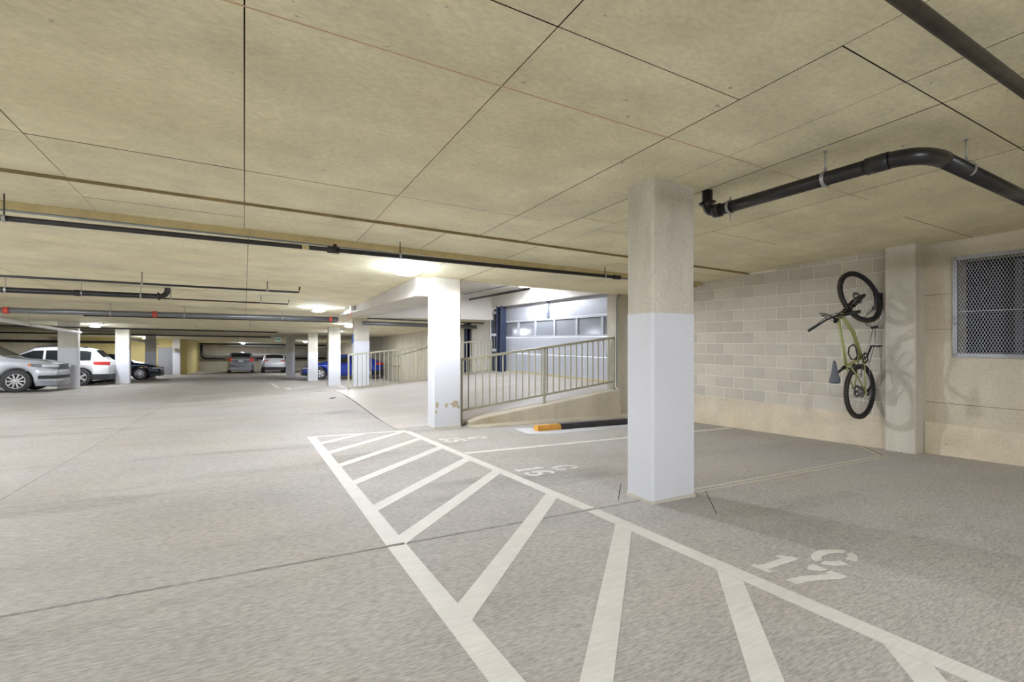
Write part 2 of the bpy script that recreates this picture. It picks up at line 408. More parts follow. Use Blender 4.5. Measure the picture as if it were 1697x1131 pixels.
for r in range(12):
    z = 0.162 + 0.2 * r; y = 3.33 + (0 if r % 2 else -0.2)
    while y < 8.05:
        a = max(y, 3.335); b = min(y + 0.388, 8.06)
        if b - a > 0.05:
            key = round(b - a, 3)
            if key not in BM: BM[key] = block_mesh(key)
            h = zc(BX, a)
            if z + 0.192 < h + 0.15:
                o = link('block', BM[key], None, wb); o.location = (BX + random.uniform(-.0015, .0015), a, z)
        y += 0.4
# pilaster beside the bike
def chamfered(x0, x1, y0, y1, c=0.02):
    return [(x0 + c, y0), (x1 - c, y0), (x1, y0 + c), (x1, y1 - c), (x1 - c, y1), (x0 + c, y1), (x0, y1 - c), (x0, y0 + c)]
m = MB(); m.prism(chamfered(7.60, 8.0, 2.985, 3.33, .012), -.4, 2.49)
tag(m.build('pilaster', 'column_concrete'), 'bare concrete pilaster beside the hanging bicycle', 'pilaster')

# vent: sleeve, louvers, frame, mesh
vent = empty('vent', (WX, VY1, VZ0)); tag(vent, 'meshed vent opening with grey steel frame in the concrete wall', 'vent')
def vpart(m, name, mat):
    o = m.build(name, mat); o.parent = vent; o.matrix_parent_inverse = Matrix.Translation(vent.location).inverted(); return o
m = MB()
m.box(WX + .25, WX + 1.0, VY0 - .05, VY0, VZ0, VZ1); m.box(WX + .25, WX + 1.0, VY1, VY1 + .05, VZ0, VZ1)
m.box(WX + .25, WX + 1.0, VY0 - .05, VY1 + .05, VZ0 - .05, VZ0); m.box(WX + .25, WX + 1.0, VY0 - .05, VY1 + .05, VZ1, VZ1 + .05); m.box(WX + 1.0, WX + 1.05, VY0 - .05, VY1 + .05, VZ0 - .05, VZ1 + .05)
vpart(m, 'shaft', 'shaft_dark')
for k in range(9):
    z = VZ0 + 0.10 + k * 0.12
    vpart(MB().hexa([(WX + .62, VY0, z), (WX + .78, VY0, z + .07), (WX + .78, VY1 - .42, z + .07), (WX + .62, VY1 - .42, z)], [(WX + .62, VY0, z + .008), (WX + .78, VY0, z + .078), (WX + .78, VY1 - .42, z + .078), (WX + .62, VY1 - .42, z + .008)]), 'louver', 'louver_grey')
vpart(MB().box(WX + .5, WX + .56, VY1 - .45, VY1 - .38, VZ0, VZ1), 'mullion', 'louver_grey')
vpart(MB().box(WX + .02, WX + .03, VY0, VY1, 1.565, 1.573), 'tie_rod', 'zinc')
fx0, fx1 = WX - .022, WX + .004
for nm, b in (('frame_bar', (VY1, VY1 + .045, VZ0 - .045, VZ1 + .045)), ('frame_bar', (VY0 - .045, VY0, VZ0 - .045, VZ1 + .045)), ('frame_bar', (VY0, VY1, VZ1, VZ1 + .045)), ('frame_bar', (VY0, VY1, VZ0 - .045, VZ0))):
    vpart(MB().box(fx0, fx1, *b), nm, 'steel_frame')
for y, z in ((VY1 + .02, VZ1 + .02), (VY1 + .02, VZ0 - .02), (VY1 + .02, 1.42), (2.05, VZ0 - .02), (2.05, VZ1 + .02)):
    vpart(MB().lathe([(0, -.012), (.012, -.012), (.016, -.004), (.016, 0)], (fx0, y, z), (1, 0, 0), 10), 'bolt', 'zinc')
m = MB(); pw, ph = 0.030, 0.064; W, Hh = VY1 - VY0, VZ1 - VZ0
for sgn in (1, -1):
    k = -int(Hh / ph) - 2
    while k * pw < W + Hh / ph * pw + pw:
        # line y = y0 + sgn*(z)*pw/ph
        y0 = k * pw if sgn > 0 else k * pw
        pts = []
        za, zb = 0.0, Hh
        f = lambda z: y0 + (z * pw / ph if sgn > 0 else -z * pw / ph)
        lo, hi = sorted((f(za), f(zb)))
        if hi > 0 and lo < W:
            zs = [za, zb]
            for yb in (0, W):
                zc_ = (yb - y0) * ph / pw * (1 if sgn > 0 else -1)
                if za < zc_ < zb: zs.append(zc_)
            zs = [z for z in zs if -1e-6 <= f(z) <= W + 1e-6]
            if len(zs) >= 2 and max(zs) - min(zs) > .01:
                a, b = min(zs), max(zs); x = WX - .006 + (0.002 if sgn > 0 else 0)
                m.bar((x, VY0 + f(a), VZ0 + a), (x, VY0 + f(b), VZ0 + b), .0042, .003, (1, 0, 0))
        k += 1
stuff(vpart(m, 'wire_mesh', 'mesh_wire'))

# ------------------------------------------------------------------ columns
def column(x0, x1, y0, y1, label, top=None, band=1.61, base=None, c=0.02):
    cx, cy = (x0 + x1) / 2, (y0 + y1) / 2
    zb = zf(cx, cy) if base is None else base
    root = empty('column', (cx, cy, zb)); tag(root, label, 'column', 'concrete columns with white painted lower halves')
    P = chamfered(x0 - cx, x1 - cx, y0 - cy, y1 - cy, c); Q = chamfered(x0 - cx - .003, x1 - cx + .003, y0 - cy - .003, y1 - cy + .003, c)
    zt = (zc(cx, cy) if top is None else top) - zb + 0.06
    n = len(P)
    m = MB(); m.prism(P, band - .02, zt); m.build('shaft', 'column_concrete', root)
    m = MB(); m.prism(Q, 0.02, band); m.build('painted_band', 'white_paint', root)
    m = MB(); m.prism(chamfered(x0 - cx - .012, x1 - cx + .012, y0 - cy - .012, y1 - cy + .012, c), -.1, 0.03); m.build('base_grout', 'column_concrete', root)
    return root
column(2.985, 3.495, 2.985, 3.30, 'big nearest column, half white, half bare concrete, beside the hatched lane')
c2 = column(2.87, 3.385, 8.03, 8.34, 'middle column with brown scuffs near its foot, beside the ramp railing')
for i, (x, z, w, h) in enumerate([(-.19, .42, .05, .16), (-.02, .40, .05, .10), (.13, .42, .10, .16), (.20, .36, .04, .10), (-.21, .30, .03, .08)]):
    m = MB(); n = 14
    poly = [(x + w * math.cos(2 * math.pi * k / n) * random.uniform(.35, 1), z + h * .5 * math.sin(2 * math.pi * k / n) * random.uniform(.5, 1)) for k in range(n)]
    m.add([(px, -.1595, pz) for px, pz in poly] + [(px, -.157, pz) for px, pz in poly], [tuple(range(n))] + [(k, (k + 1) % n, n + (k + 1) % n, n + k) for k in range(n)])
    m.build('scuff', 'stain_mark', c2)
c3 = column(3.32, 3.85, 17.35, 17.70, 'column behind the far ramp railing, with a small blue sign', base=-.42)
MB().box(-.29, -.275, -.10, .10, 1.55, 1.85).build('sign', 'sign_blue', c3)
column(3.25, 3.75, 22.6, 22.95, 'white-banded column in front of the blue car door')
column(3.05, 3.55, 28.6, 28.95, 'column in front of the blue car front wheel')
column(2.28, 2.78, 33.2, 33.55, 'column between the white parked car and the blue car nose')
column(-6.35, -5.75, 25.0, 25.35, 'leftmost column, behind the silver car nose')
column(-5.25, -4.72, 28.6, 28.95, 'column behind the white car tail on the left')
column(-5.1, -4.6, 35.3, 35.65, 'column before the yellow wall, behind the navy car')
column(-4.55, -4.1, 42.6, 42.95, 'small far column standing beside the grey utility door')
m = MB(); m.prism(chamfered(7.06, 7.70, 8.10, 8.45, .015), -.6, 2.27)
tag(m.build('corner_pier', 'column_concrete'), 'concrete corner pier at the right end of the ramp railing', 'pier')
m = MB(); m.tube([(7.03, 8.08, .2), (7.03, 8.08, 2.1)] + arc((7.03, 8.08, 2.1), (7.03, 8.08, 2.18), (7.12, 8.08, 2.18)), .014, 8)
tag(m.build('conduit', 'conduit_grey'), 'thin grey conduit rising up the corner pier by the garage door', 'conduit')

# ------------------------------------------------------------------ ramp
RY0, RY1 = 8.30, 15.35
def ramp_z(x, y):
    t = (y - RY0) / (RY1 - RY0); base = zf(ramp_joint(y), y)
    xs = [2.30, 3.2, 7.3, 7.95]; 
    z0 = [base, base + .02 + .01 * t, .155 + (.11 - .155) * t, .185]
    for i in range(3):
        if x <= xs[i + 1] or i == 2:
            u = (x - xs[i]) / (xs[i + 1] - xs[i]); return z0[i] + (z0[i + 1] - z0[i]) * max(0, min(1, u))
m = grid_slab(2.3, 7.98, RY0, RY1, 0.5, ramp_z, 0.45, xl=lambda y: ramp_joint(y))
struct(m.build('floor_ramp', 'ramp_concrete'), 'concrete entrance ramp rising to the white garage door')
m = MB(); N_ = 16; xs = [3.55 + (7.1 - 3.55) * i / N_ for i in range(N_ + 1)]
vs = []
for x in xs:
    zt = ramp_z(x, RY0) + (0.03 if x > 3.7 else .0); vs += [(x, 8.04, -.7), (x, 8.32, -.7), (x, 8.32, zt), (x, 8.06, zt), (x, 8.04, zt - .02)]
fs = [(0, 1, 2, 3, 4), tuple(N_ * 5 + k for k in (4, 3, 2, 1, 0))]
for i in range(N_):
    for k in range(5): a = i * 5 + k; b = i * 5 + (k + 1) % 5; fs.append((b, a, a + 5, b + 5))
m.add(vs, fs); ws = struct(m.build('wall_ramp', 'wall_concrete'), 'low sloping concrete side wall of the ramp')
m = MB(); m.hexa([(3.5, 7.72, -.6), (7.7, 7.72, -.6), (7.7, 8.05, -.6), (3.5, 8.05, -.6)], [(3.5, 7.74, zf(3.5, 7.74) + .012), (7.7, 7.74, zf(7.7, 7.74) + .03), (7.7, 8.05, zf(7.7, 8.05) + .05), (3.5, 8.05, zf(3.5, 8.05) + .02)])
m.build('footing', 'wall_concrete', ws)
m = MB(); m.hexa([(3.4, RY1, -.9), (7.9, RY1, -.9), (7.9, RY1 + .2, -.9), (3.4, RY1 + .2, -.9)], [(3.4, RY1, ramp_z(3.4, RY1)), (7.9, RY1, .15), (7.9, RY1 + .2, .15), (3.4, RY1 + .2, ramp_z(3.4, RY1))])
struct(m.build('wall_ramp', 'wall_concrete'))

# railings
def railing(pts, label, n_bal, posts, hand=False, height=None, base=None):
    """pts: (x, y, z_bottom_rail, z_top_rail) ends; pieces are separate parts"""
    (xa, ya, ba, ta), (xb, yb, bb, tb) = pts
    root = empty('railing', (xa, ya, base[0])); tag(root, label, 'railing')
    inv = Matrix.Translation(root.location).inverted()
    def part(m, n):
        o = m.build(n, 'rail_paint'); o.parent = root; o.matrix_parent_inverse = inv; return o
    P = lambda t, z0, z1: (xa + (xb - xa) * t, ya + (yb - ya) * t, z0 + (z1 - z0) * t)
    part(MB().bar(P(0, ta, tb), P(1, ta, tb), .045, .045), 'top_rail')
    part(MB().bar(P(0, ba, bb), P(1, ba, bb), .035, .04), 'bottom_rail')
    for t in posts:
        a = P(t, base[0], base[1]); b = P(t, ta, tb); o = part(MB().bar(a, b, .045, .045, (0, 1, 0)), 'post')
        part(MB().box(a[0] - .07, a[0] + .07, a[1] - .06, a[1] + .06, a[2] - .01, a[2] + .012), 'foot_plate')
    for i in range(1, n_bal):
        t = i / n_bal
        if min(abs(t - q) for q in posts) < .4 / n_bal: continue
        part(MB().bar(P(t, ba, bb), P(t, ta, tb), .02, .02, (0, 1, 0)), 'baluster')
    return root
r1 = railing([(3.46, 8.2, -.07, .86), (7.05, 8.2, .32, 1.27)], 'beige steel railing on the near side of the ramp beside stall 15', 25, [0, .50, 1], base=(-.27, .17))
r2 = railing([(2.74, 15.15, -.22, .78), (7.55, 15.2, .19, 1.25)], 'beige steel railing along the far side of the ramp', 36, [0, .33, .68, 1], base=(-.32, .13))
m = MB()
hp = [(5.6, 19.6, -.05), (5.2, 19.6, -.05), (5.2, 19.6, .35), (5.6, 19.6, .35)]
m.tube([(5.55, 19.6, .18), (5.08, 19.6, .18), (5.02, 19.6, .24), (5.02, 19.6, .55), (5.08, 19.6, .6), (5.5, 19.6, .6), (7.6, 19.6, 1.15)], .025, 8)
hr = tag(m.build('handrail', 'rail_paint'), 'looped beige stair handrail against the concrete wall beyond the ramp', 'handrail')
for x, z0, z1 in ((5.5, zf(5.5, 19.6), .6), (6.3, -.5, .8), (7.0, -.5, .98)):
    MB().tube([(x, 19.6, z0), (x, 19.6, z1)], .02, 8).build('post', 'rail_paint', hr)

# garage door (sectional, glazed row)
DX = 7.80; DY0, DY1 = 8.45, 14.82
door = struct(empty('door_1', (DX, DY0, .19)), 'white sectional garage door with a row of framed panes')
dinv = Matrix.Translation(door.location).inverted()
def dpart(m, name, mat, par=None):
    o = m.build(name, mat)
    p = par or door; o.parent = p; o.matrix_parent_inverse = dinv; return o
zrows = [.215, .79, 1.31, 1.865, 2.42, 2.84]
for i in range(5):
    a, b = zrows[i] + .004, zrows[i + 1] - .004
    if i != 2:
        s = dpart(MB().box(DX + .01, DX + .06, DY0, DY1, a, b), 'panel', 'door_white')
        for k in range(1, 6):
            z = a + (b - a) * k / 6; dpart(MB().box(DX + .006, DX + .012, DY0, DY1, z - .03, z + .025), 'rib', 'door_white')
    else:
        npn = 6; pitch = (DY1 - DY0) / npn
        for k in range(npn):
            y0 = DY0 + k * pitch; y1 = y0 + pitch
            fr = MB(); fr.box(DX, DX + .06, y0, y0 + .045, a, b); fr.box(DX, DX + .06, y1 - .045, y1, a, b)
            fr.box(DX, DX + .06, y0 + .045, y1 - .045, a, a + .05); fr.box(DX, DX + .06, y0 + .045, y1 - .045, b - .05, b)
            dpart(fr, 'pane_frame', 'door_white'); dpart(MB().box(DX + .03, DX + .045, y0 + .04, y1 - .04, a + .04, b - .04), 'pane', 'door_pane')
dpart(MB().box(DX - .005, DX + .05, DY0, DY1, .185, .222), 'bottom_seal', 'door_seal')
dpart(MB().box(DX - .03, DX + .01, 11.9, 12.02, 1.87, 2.84), 'center_bracket', 'dark_track')
m = MB(); m.box(7.68, 7.74, 14.60, 14.90, .1, 2.4); m.box(7.60, 7.80, 14.58, 14.62, .1, 2.4); m.box(7.60, 7.80, 14.88, 14.92, .1, 2.4)
tag(m.build('steel_column', 'blue_steel'), 'blue-grey steel column at the left jamb of the garage door', 'steel column')
tr = empty('door_track', (7.72, 15.17, .12)); tag(tr, 'grey galvanised lift track beside the blue steel column', 'door track')
MB().box(-.02, .0, -.22, .28, 0, 2.2).build('back_plate', 'dark_track', tr)
for y in (-.18, .0, .22): MB().box(-.07, -.02, y - .03, y + .03, 0, 2.18).build('upright', 'dark_track', tr)
for z in (.72, 1.25, 2.02): MB().box(-.10, -.02, -.22, .28, z, z + .09).build('bracket', 'zinc', tr)
m = MB(); m.box(7.72, 7.9, 15.6, 17.2, -.9, 1.98); tag(m.build('concrete_pier', 'beam_concrete'), 'pale concrete pier left of the grey door track', 'pier')
m = MB(); m.box(7.66, 7.72, 17.5, 17.72, -.9, 2.1); m.box(7.60, 7.78, 17.5, 17.54, -.9, 2.1); m.box(7.60, 7.78, 17.68, 17.72, -.9, 2.1)
tag(m.build('steel_column', 'blue_steel'), 'farther blue-grey steel column in the shade beyond the concrete pier', 'steel column')

# ------------------------------------------------------------------ wheel stop and floor paint
ws_ = empty('wheel_stop', (4.32, 7.0, zf(4.32, 7.0))); tag(ws_, 'black rubber wheel stop with one yellow end in stall 15', 'wheel stop')
winv = Matrix.Translation(ws_.location).inverted()
def stop_seg(x0, x1, name, mat):
    m = MB(); pr = [(-.08, 0), (.08, 0), (.08, .05), (.055, .095), (-.055, .095), (-.08, .05)]
    vs = [(x, 7.0 + p, zf(x, 7.0) + q) for x in (x0, x1) for p, q in pr]
    m.add(vs, [tuple(reversed(range(6))), tuple(range(6, 12))] + [(k, (k + 1) % 6, 6 + (k + 1) % 6, 6 + k) for k in range(6)])
    o = m.build(name, mat); o.parent = ws_; o.matrix_parent_inverse = winv
stop_seg(4.32, 4.78, 'yellow_end', 'stop_yellow'); stop_seg(4.78, 6.35, 'black_bar', 'stop_black')
def paint_poly(poly, name, parent, mat='line_paint', h=0.0022):
    return MB().prism(poly, -0.003, h, zf).build(name, mat, parent)
def paint_line(a, b, w, name, parent, h=0.0022):
    o = floor_strip([a, b], w, 'line_paint', name, parent, h); return o
hz = empty('hatched_lane_marking', (0, 0, 0)); tag(hz, 'white hatched no-parking marking along the stalls in the foreground', 'floor marking')
paint_line((.85, -1.5), (.86, 3.09), .12, 'border_line', hz); paint_line((.86, 3.13), (.905, 8.07), .12, 'border_line', hz)
paint_line((2.44, -1.5), (2.435, 3.09), .115, 'border_line', hz); paint_line((2.435, 3.13), (2.37, 7.95), .11, 'border_line', hz)
paint_line((.86, 8.02), (2.36, 8.02), .10, 'border_line', hz)
hw = 0.085
for y0 in (6.55, 5.71, 4.85, 3.95, 3.11 + .07, 2.13, 1.20, .33, -.5, -1.4, 7.33):
    y1 = y0 + 1.46; xr_ = 2.375
    if y0 > 7: y1 = y0 + .62; xr_ = .92 + .60
    paint_poly([(.915, y0 - hw), (xr_, y1 - hw), (xr_, y1 + hw), (.915, y0 + hw)] if y0 < 7 else [(.92, y0 - hw), (1.72, 7.97), (1.55, 7.97), (.92, y0 + hw)], 'stripe', hz, h=0.0018)
sl = floor_strip([(2.48, 5.74), (7.6, 5.72)], .10, 'line_paint', 'stall_line', None); tag(sl, 'white line dividing stall 15 from stall 16', 'floor marking')
pp = paint_poly([(4.10, 7.40), (4.02, 6.76), (4.46, 6.60), (6.3, 6.70), (6.3, 6.9), (4.6, 6.95), (4.6, 7.3)], 'paint_patch', None, 'white_paint'); tag(pp, 'white paint patch on the floor under the wheel stop', 'floor marking')
fh = empty('far_hatch_marking', (0, 0, 0)); tag(fh, 'distant white hatched marking by the columns beyond the ramp', 'floor marking')
paint_line((1.3, 17.3), (1.15, 26.5), .14, 'border_line', fh); paint_line((2.9, 17.0), (3.1, 21.5), .12, 'border_line', fh)
for k in range(4): paint_line((1.4, 17.5 + k * 1.3), (2.9, 19.0 + k * 1.3), .13, 'stripe', fh)
fl2 = empty('far_stall_marking', (0, 0, 0)); tag(fl2, 'faint white stall lines around the two far parked cars', 'floor marking')
for x in (-2.4, 1.0, 3.7): paint_line((x, 44.5), (x, 49.5), .10, 'stall_line', fl2)

def digit(parts, name, parent, cx, cy):
    """glyph pieces in units of 1 = glyph height; u right, v up -> world (x = v, y = -u)"""
    H_ = 0.34
    for i, pc in enumerate(parts):
        paint_poly([(cx + v * H_, cy - u * H_) for u, v in pc], 'stroke', parent)
def ring(cx, cy, rx, ry, t, a0, a1, n=10):
    A = [math.radians(a0 + (a1 - a0) * i / n) for i in range(n + 1)]
    return [(cx + rx * math.cos(a), cy + ry * math.sin(a)) for a in A] + [(cx + (rx - t) * math.cos(a), cy + (ry - t) * math.sin(a)) for a in reversed(A)]
T = 0.16
def cc(p): # make counter-clockwise in (x=v, y=-u)
    s = sum(a[0] * b[1] - b[0] * a[1] for a, b in zip(p, p[1:] + p[:1])); return p if s > 0 else p[::-1]
GL = {
 '1': [[(-.15, 0), (.17, 0), (.17, .10), (.085, .10), (.085, 1.0), (-.02, 1.0), (-.17, .84), (-.17, .74), (-.07, .78), (-.07, .10), (-.15, .10)]],
 '7': [[(-.26, 1.0), (-.26, .86), (-.20, .72), (-.05, .84), (-.02, 1.0)], [(.03, 1.0), (.28, 1.0), (.28, .86), (.16, .55), (.07, .25), (.05, 0), (-.13, 0), (-.08, .35), (.03, .65), (.10, .84), (.03, .84)]],
 '6': [ring(0, .30, .27, .30, T * .9, -75, 150), ring(0, .30, .27, .30, T * .9, 200, 262), [(-.27, .36), (-.11, .36), (-.09, .62), (.0, .80), (.05, .86), (.05, 1.0), (-.04, 1.0), (-.18, .88), (-.26, .65)], ring(.02, .80, .24, .20, T * .8, 10, 85, 6)],
 '5': [[(-.24, .98), (-.24, .54), (-.10, .54), (-.10, .98)], [(-.04, .98), (.25, .98), (.25, .84), (-.04, .84)], ring(-.02, .31, .29, .31, T * .9, -80, 110), ring(-.02, .31, .28, .31, T * .9, 190, 262, 6)],
 'C': [ring(0, .5, .30, .5, T, 100, 260, 14), ring(0, .5, .30, .5, T, 15, 82, 8), ring(0, .5, .30, .5, T, -82, -15, 8)]}
def stall_number(num, cx, cy, label):
    root = empty('stall_number', (0, 0, 0)); tag(root, label, 'floor marking', 'stencilled stall numbers')
    for ch, du, dv in ((num[0], -.32, 0), (num[1], .28, 0), ('C', .02, 1.16)):
        H_ = 0.34
        for pc in GL[ch]:
            poly = cc([(cx + (v + dv) * H_, cy - (u + du) * H_) for u, v in pc]); paint_poly(poly, 'stroke', root)
stall_number('17', 2.60, 1.66, 'largest stencilled stall number C 17, on the floor in the foreground')
stall_number('16', 2.57, 4.47, 'stencilled stall number C 16 left of the nearest column')
stall_number('15', 2.56, 6.79, 'small stencilled stall number C 15 near the foot of the middle column')

# ------------------------------------------------------------------ ceiling lamps
lamp_proto = None
# photometry of a low-bay garage lamp: little straight down, most at 55-80 degrees, cut off at the ceiling
ies = bpy.data.texts.new('garage_lamp.ies')
va = [0, 20, 35, 50, 62, 72, 78, 83, 87, 90, 95, 110, 180]
cd = [260, 300, 420, 720, 950, 1000, 950, 700, 330, 110, 60, 20, 0]
ies.write('IESNA:LM-63-2002\n[TEST] garage\nTILT=NONE\n1 -1 0.001 %d 1 1 2 0.3 0.3 0\n1 1 50\n%s\n0\n%s\n' % (len(va), ' '.join(map(str, va)), ' '.join(map(str, cd))))
lamp_light = bpy.data.lights.new('lamp_light', 'POINT')
lamp_light.energy = LAMP_W; lamp_light.color = lin((238, 242, 255))[:3]; lamp_light.shadow_soft_size = 0.06; lamp_light.use_nodes = True
_N = lamp_light.node_tree.nodes; _L = lamp_light.node_tree.links
_i = _N.new('ShaderNodeTexIES'); _i.mode = 'INTERNAL'; _i.ies = ies
_L.new(_i.outputs['Fac'], _N['Emission'].inputs['Strength'])
def lamp(x, y, label, z=None):
    global lamp_proto
    z = (zc(x, y) if z is None else z) + .01
    if lamp_proto is None:
        r = empty('ceiling_lamp'); lamp_proto = r
        MB().prism(chamfered(-.17, .17, -.17, .17, .03), -.022, 0).build('housing', 'lamp_housing', r)
        A = chamfered(-.115, .115, -.115, .115, .035)
        m = MB(); m.add([(a, b, -.02) for a, b in A] + [(a, b, -.10) for a, b in A], [(k, k + 8, (k + 1) % 8 + 8, (k + 1) % 8) for k in range(8)]); m.build('lens', 'lens_lit', r)
        P1_ = chamfered(-.155, .155, -.155, .155, .04); P2_ = chamfered(-.10, .10, -.10, .10, .03)
        vs = [(a, b, -.10) for a, b in P1_] + [(a, b, -.11) for a, b in P1_] + [(a, b, -.13) for a, b in P2_]
        m = MB(); m.add(vs, [tuple(range(8))] + [(k + 8 * i, k + 8 * (i + 1), (k + 1) % 8 + 8 * (i + 1), (k + 1) % 8 + 8 * i) for i in (0, 1) for k in range(8)] + [tuple(reversed(range(16, 24)))]); m.build('lens_cover', 'lens_cover_lit', r)
        lo = bpy.data.objects.new('light', lamp_light); COL.objects.link(lo); lo.parent = r; lo.location = (0, 0, -.24)
    else:
        r = copy_tree(lamp_proto)
        for ch in r.children:
            if ch.type == 'LIGHT': ch.data = lamp_light
    r.location = (x, y, z); tag(r, label, 'ceiling lamp', 'square ceiling lamps')
    return r
l1 = lamp(2.2, 7.38, 'lit square ceiling lamp in front of the middle column, biggest of the lamps')
for ch in l1.children:                          # output raised above the others so its cast shadows stand out
    if ch.type == 'LIGHT': ch.data = ch.data.copy(); ch.data.energy = LAMP_W * 1.3
lamp(1.80, 14.4, 'lit ceiling lamp left of the deep beam end over the ramp')
lamp(3.75, 20.6, 'lit ceiling lamp beside the column behind the far railing')
lamp(4.1, 26.4, 'added fill lamp hidden behind the column before the blue car door')  # added out of sight to light the far columns and blue car
lamp(7.05, 12.0, 'lit ceiling lamp above the entrance ramp near the garage door', 2.86)
lamp(-5.55, 26.6, 'lit ceiling lamp right of the leftmost column')
lamp(-5.75, 40.0, 'lit ceiling lamp before the yellow wall by the utility door')
lamp(-0.1, 49.5, 'lit ceiling lamp above the far grey car')
lamp(4.3, 42.0, 'lit ceiling lamp above the far white car by the small column')
lamp(2.2, -2.6, 'ceiling lamp behind the viewpoint on the right-hand row of lamps')
lamp(2.2, -5.6, 'added unseen fill lamp well behind the viewpoint, in line with the right-hand row')  # unseen fill lamp, added to brighten the foreground
lamp(-8.7, 20.6, 'added unseen fill lamp above the silver car, beyond the left edge of the photo')  # put in out of view to brighten the cars on the left
lamp(-5.9, 2.05, 'added unseen fill lamp over the left-hand stalls abreast of the nearest joint')  # extra unseen lamp, evens out the foreground light
lamp(-5.9, 9.1, 'added unseen fill lamp over the left-hand stalls abreast of the middle column')  # added between the row's lamps as unseen fill
lamp(2.2, -8.8, 'added unseen fill lamp deepest behind the viewpoint, in line with the right-hand row')  # added unseen for more light from behind
lamp(-5.9, 12.6, 'ceiling lamp over the left-hand stalls, nearest of that row ahead')
lamp(-5.9, 5.6, 'added unseen fill lamp over the left-hand stalls, level with the nearest column')  # unseen extra, added to lighten the near floor
lamp(-5.9, -8.6, 'added unseen fill lamp over the left-hand stalls well behind the viewpoint')  # made-up fill lamp, out of view
lamp(-5.9, -1.5, 'ceiling lamp over the left-hand stalls beside the viewpoint')

# ------------------------------------------------------------------ pipes
def pipe_run(name, pts, r, mat, label, cat='pipe', hangers=(), rod_top=None, hmat='zinc', n=12, couplings=(), cmat='black_iron', ring=True):
    m = MB(); m.tube(pts, r, n); root = tag(m.build(name, mat), label, cat)
    for (x, y, z) in hangers:
        zt = zc(x, y) + .01
        MB().tube([(x, y, z + r), (x, y, zt)], .006, 6).build('hanger_rod', 'rusty_iron' if hmat == 'rusty_iron' else 'zinc', root)
        if ring:
            ax = Vector(pts[1]) - Vector(pts[0])
            MB().lathe([(r + .001, -.014), (r + .007, -.014), (r + .007, .014), (r + .001, .014)], (x, y, z), ax, 14, False).build('hanger_clamp', 'zinc', root)
    for (a, b, rr) in couplings:
        MB().tube([a, b], rr, n).build('coupling', cmat, root)
    return root
def lerp3(a, b, t): return tuple(a[k] + (b[k] - a[k]) * t for k in range(3))
# long sprinkler main in front of the step
a, b = (-4.0, 6.15, 2.35), (5.42, 6.15, 2.245)
pts = [a, b]
H = [lerp3(a, b, (x + 4.0) / 9.42) for x in (-1.93, 1.75, 5.1)]
pipe_run('sprinkler_pipe', pts, .027, 'black_iron', 'long black sprinkler main across the ceiling in front of the middle column', hangers=H, hmat='rusty_iron',
         couplings=[(lerp3(a, b, .517), lerp3(a, b, .531), .042), (lerp3(a, b, .985), lerp3(a, b, 1.0), .036)])
o = bpy.data.objects['sprinkler_pipe']
p = lerp3(a, b, .526); MB().tube([p, (p[0], p[1], p[2] + .07)], .022, 8).build('sprinkler_head', 'rusty_iron', o)
p = lerp3(a, b, .487); MB().tube([p, lerp3(a, b, .495)], .0285, 10).build('pipe_tag', 'step_concrete', o)
pipe_run('conduit', [(-4.2, 6.45, zc(-4.2, 6.45) - .012), (7.6, 6.45, zc(7.6, 6.45) - .012)], .011, 'conduit_grey', 'thin grey conduit clipped along the yellowed ceiling step', 'conduit', n=8)
# two shorter branch lines further in
a, b = (-4.4, 10.0, 2.185), (.90, 10.0, 2.12)
pipe_run('sprinkler_pipe', [a, b, (b[0] + .02, 10.0, b[2] + .1)], .018, 'black_iron', 'thin black branch pipe ending before the deep beam, nearer of two', hangers=[lerp3(a, b, t) for t in (.55, .9)], hmat='rusty_iron')
a, b = (-1.9, 12.3, 2.085), (.88, 12.3, 2.05)
pipe_run('sprinkler_pipe', [a, b, (b[0] + .02, 12.3, b[2] + .1)], .015, 'black_iron', 'thin black branch pipe ending before the deep beam, farther of two', hangers=[lerp3(a, b, t) for t in (.2, .8)], hmat='rusty_iron')
a, b = (-5.0, 12.0, 2.125), (-1.52, 12.0, 2.10)
pts = [a, b] + arc(b, (-1.36, 12.0, 2.095), (-1.36, 12.0, 2.28)) + [(-1.36, 12.0, zc(-1.36, 12) + .01)]
pipe_run('drain_pipe', pts, .052, 'black_abs', 'thick black drain pipe on the left with an elbow up into the ceiling', hangers=[lerp3(a, b, t) for t in (.36, .66, .92)], couplings=[(lerp3(a, b, .63), lerp3(a, b, .66), .060)], cmat='black_abs')
# big silver main with red couplings
a, b = (-8.0, 16.0, 1.955), (2.58, 16.0, 1.885)
o = pipe_run('main_pipe', [a, b], .068, 'silver_wrap', 'large silver water main with red couplings beyond the branch pipes', hangers=[lerp3(a, b, t) for t in (.47, .62, .85)], couplings=[(lerp3(a, b, .553), lerp3(a, b, .563), .082), (lerp3(a, b, .28), lerp3(a, b, .29), .082), (lerp3(a, b, .975), lerp3(a, b, .982), .082)], cmat='red_coupling')
a, b = (-3.6, 16.15, 1.85), (2.58, 16.15, 1.80)
pipe_run('sprinkler_pipe', [a, b], .016, 'black_iron', 'thin black pipe running just under the silver water main', n=8)
a, b = (-11.0, 24.5, 1.82), (1.3, 24.5, 1.59)
pipe_run('sprinkler_pipe', [a, b], .03, 'black_iron', 'black pipe across the ceiling above the left-hand columns', hangers=[lerp3(a, b, t) for t in (.3, .5, .75)], n=8, ring=False)
a, b = (-11.0, 30.5, 1.61), (1.3, 30.5, 1.415)
pipe_run('sprinkler_pipe', [a, b], .035, 'black_iron', 'farther black pipe across the ceiling toward the navy car', hangers=[lerp3(a, b, t) for t in (.3, .55, .8)], n=8, ring=False)
a, b = (-11.0, 33.5, 1.36), (-6.0, 33.5, 1.27)
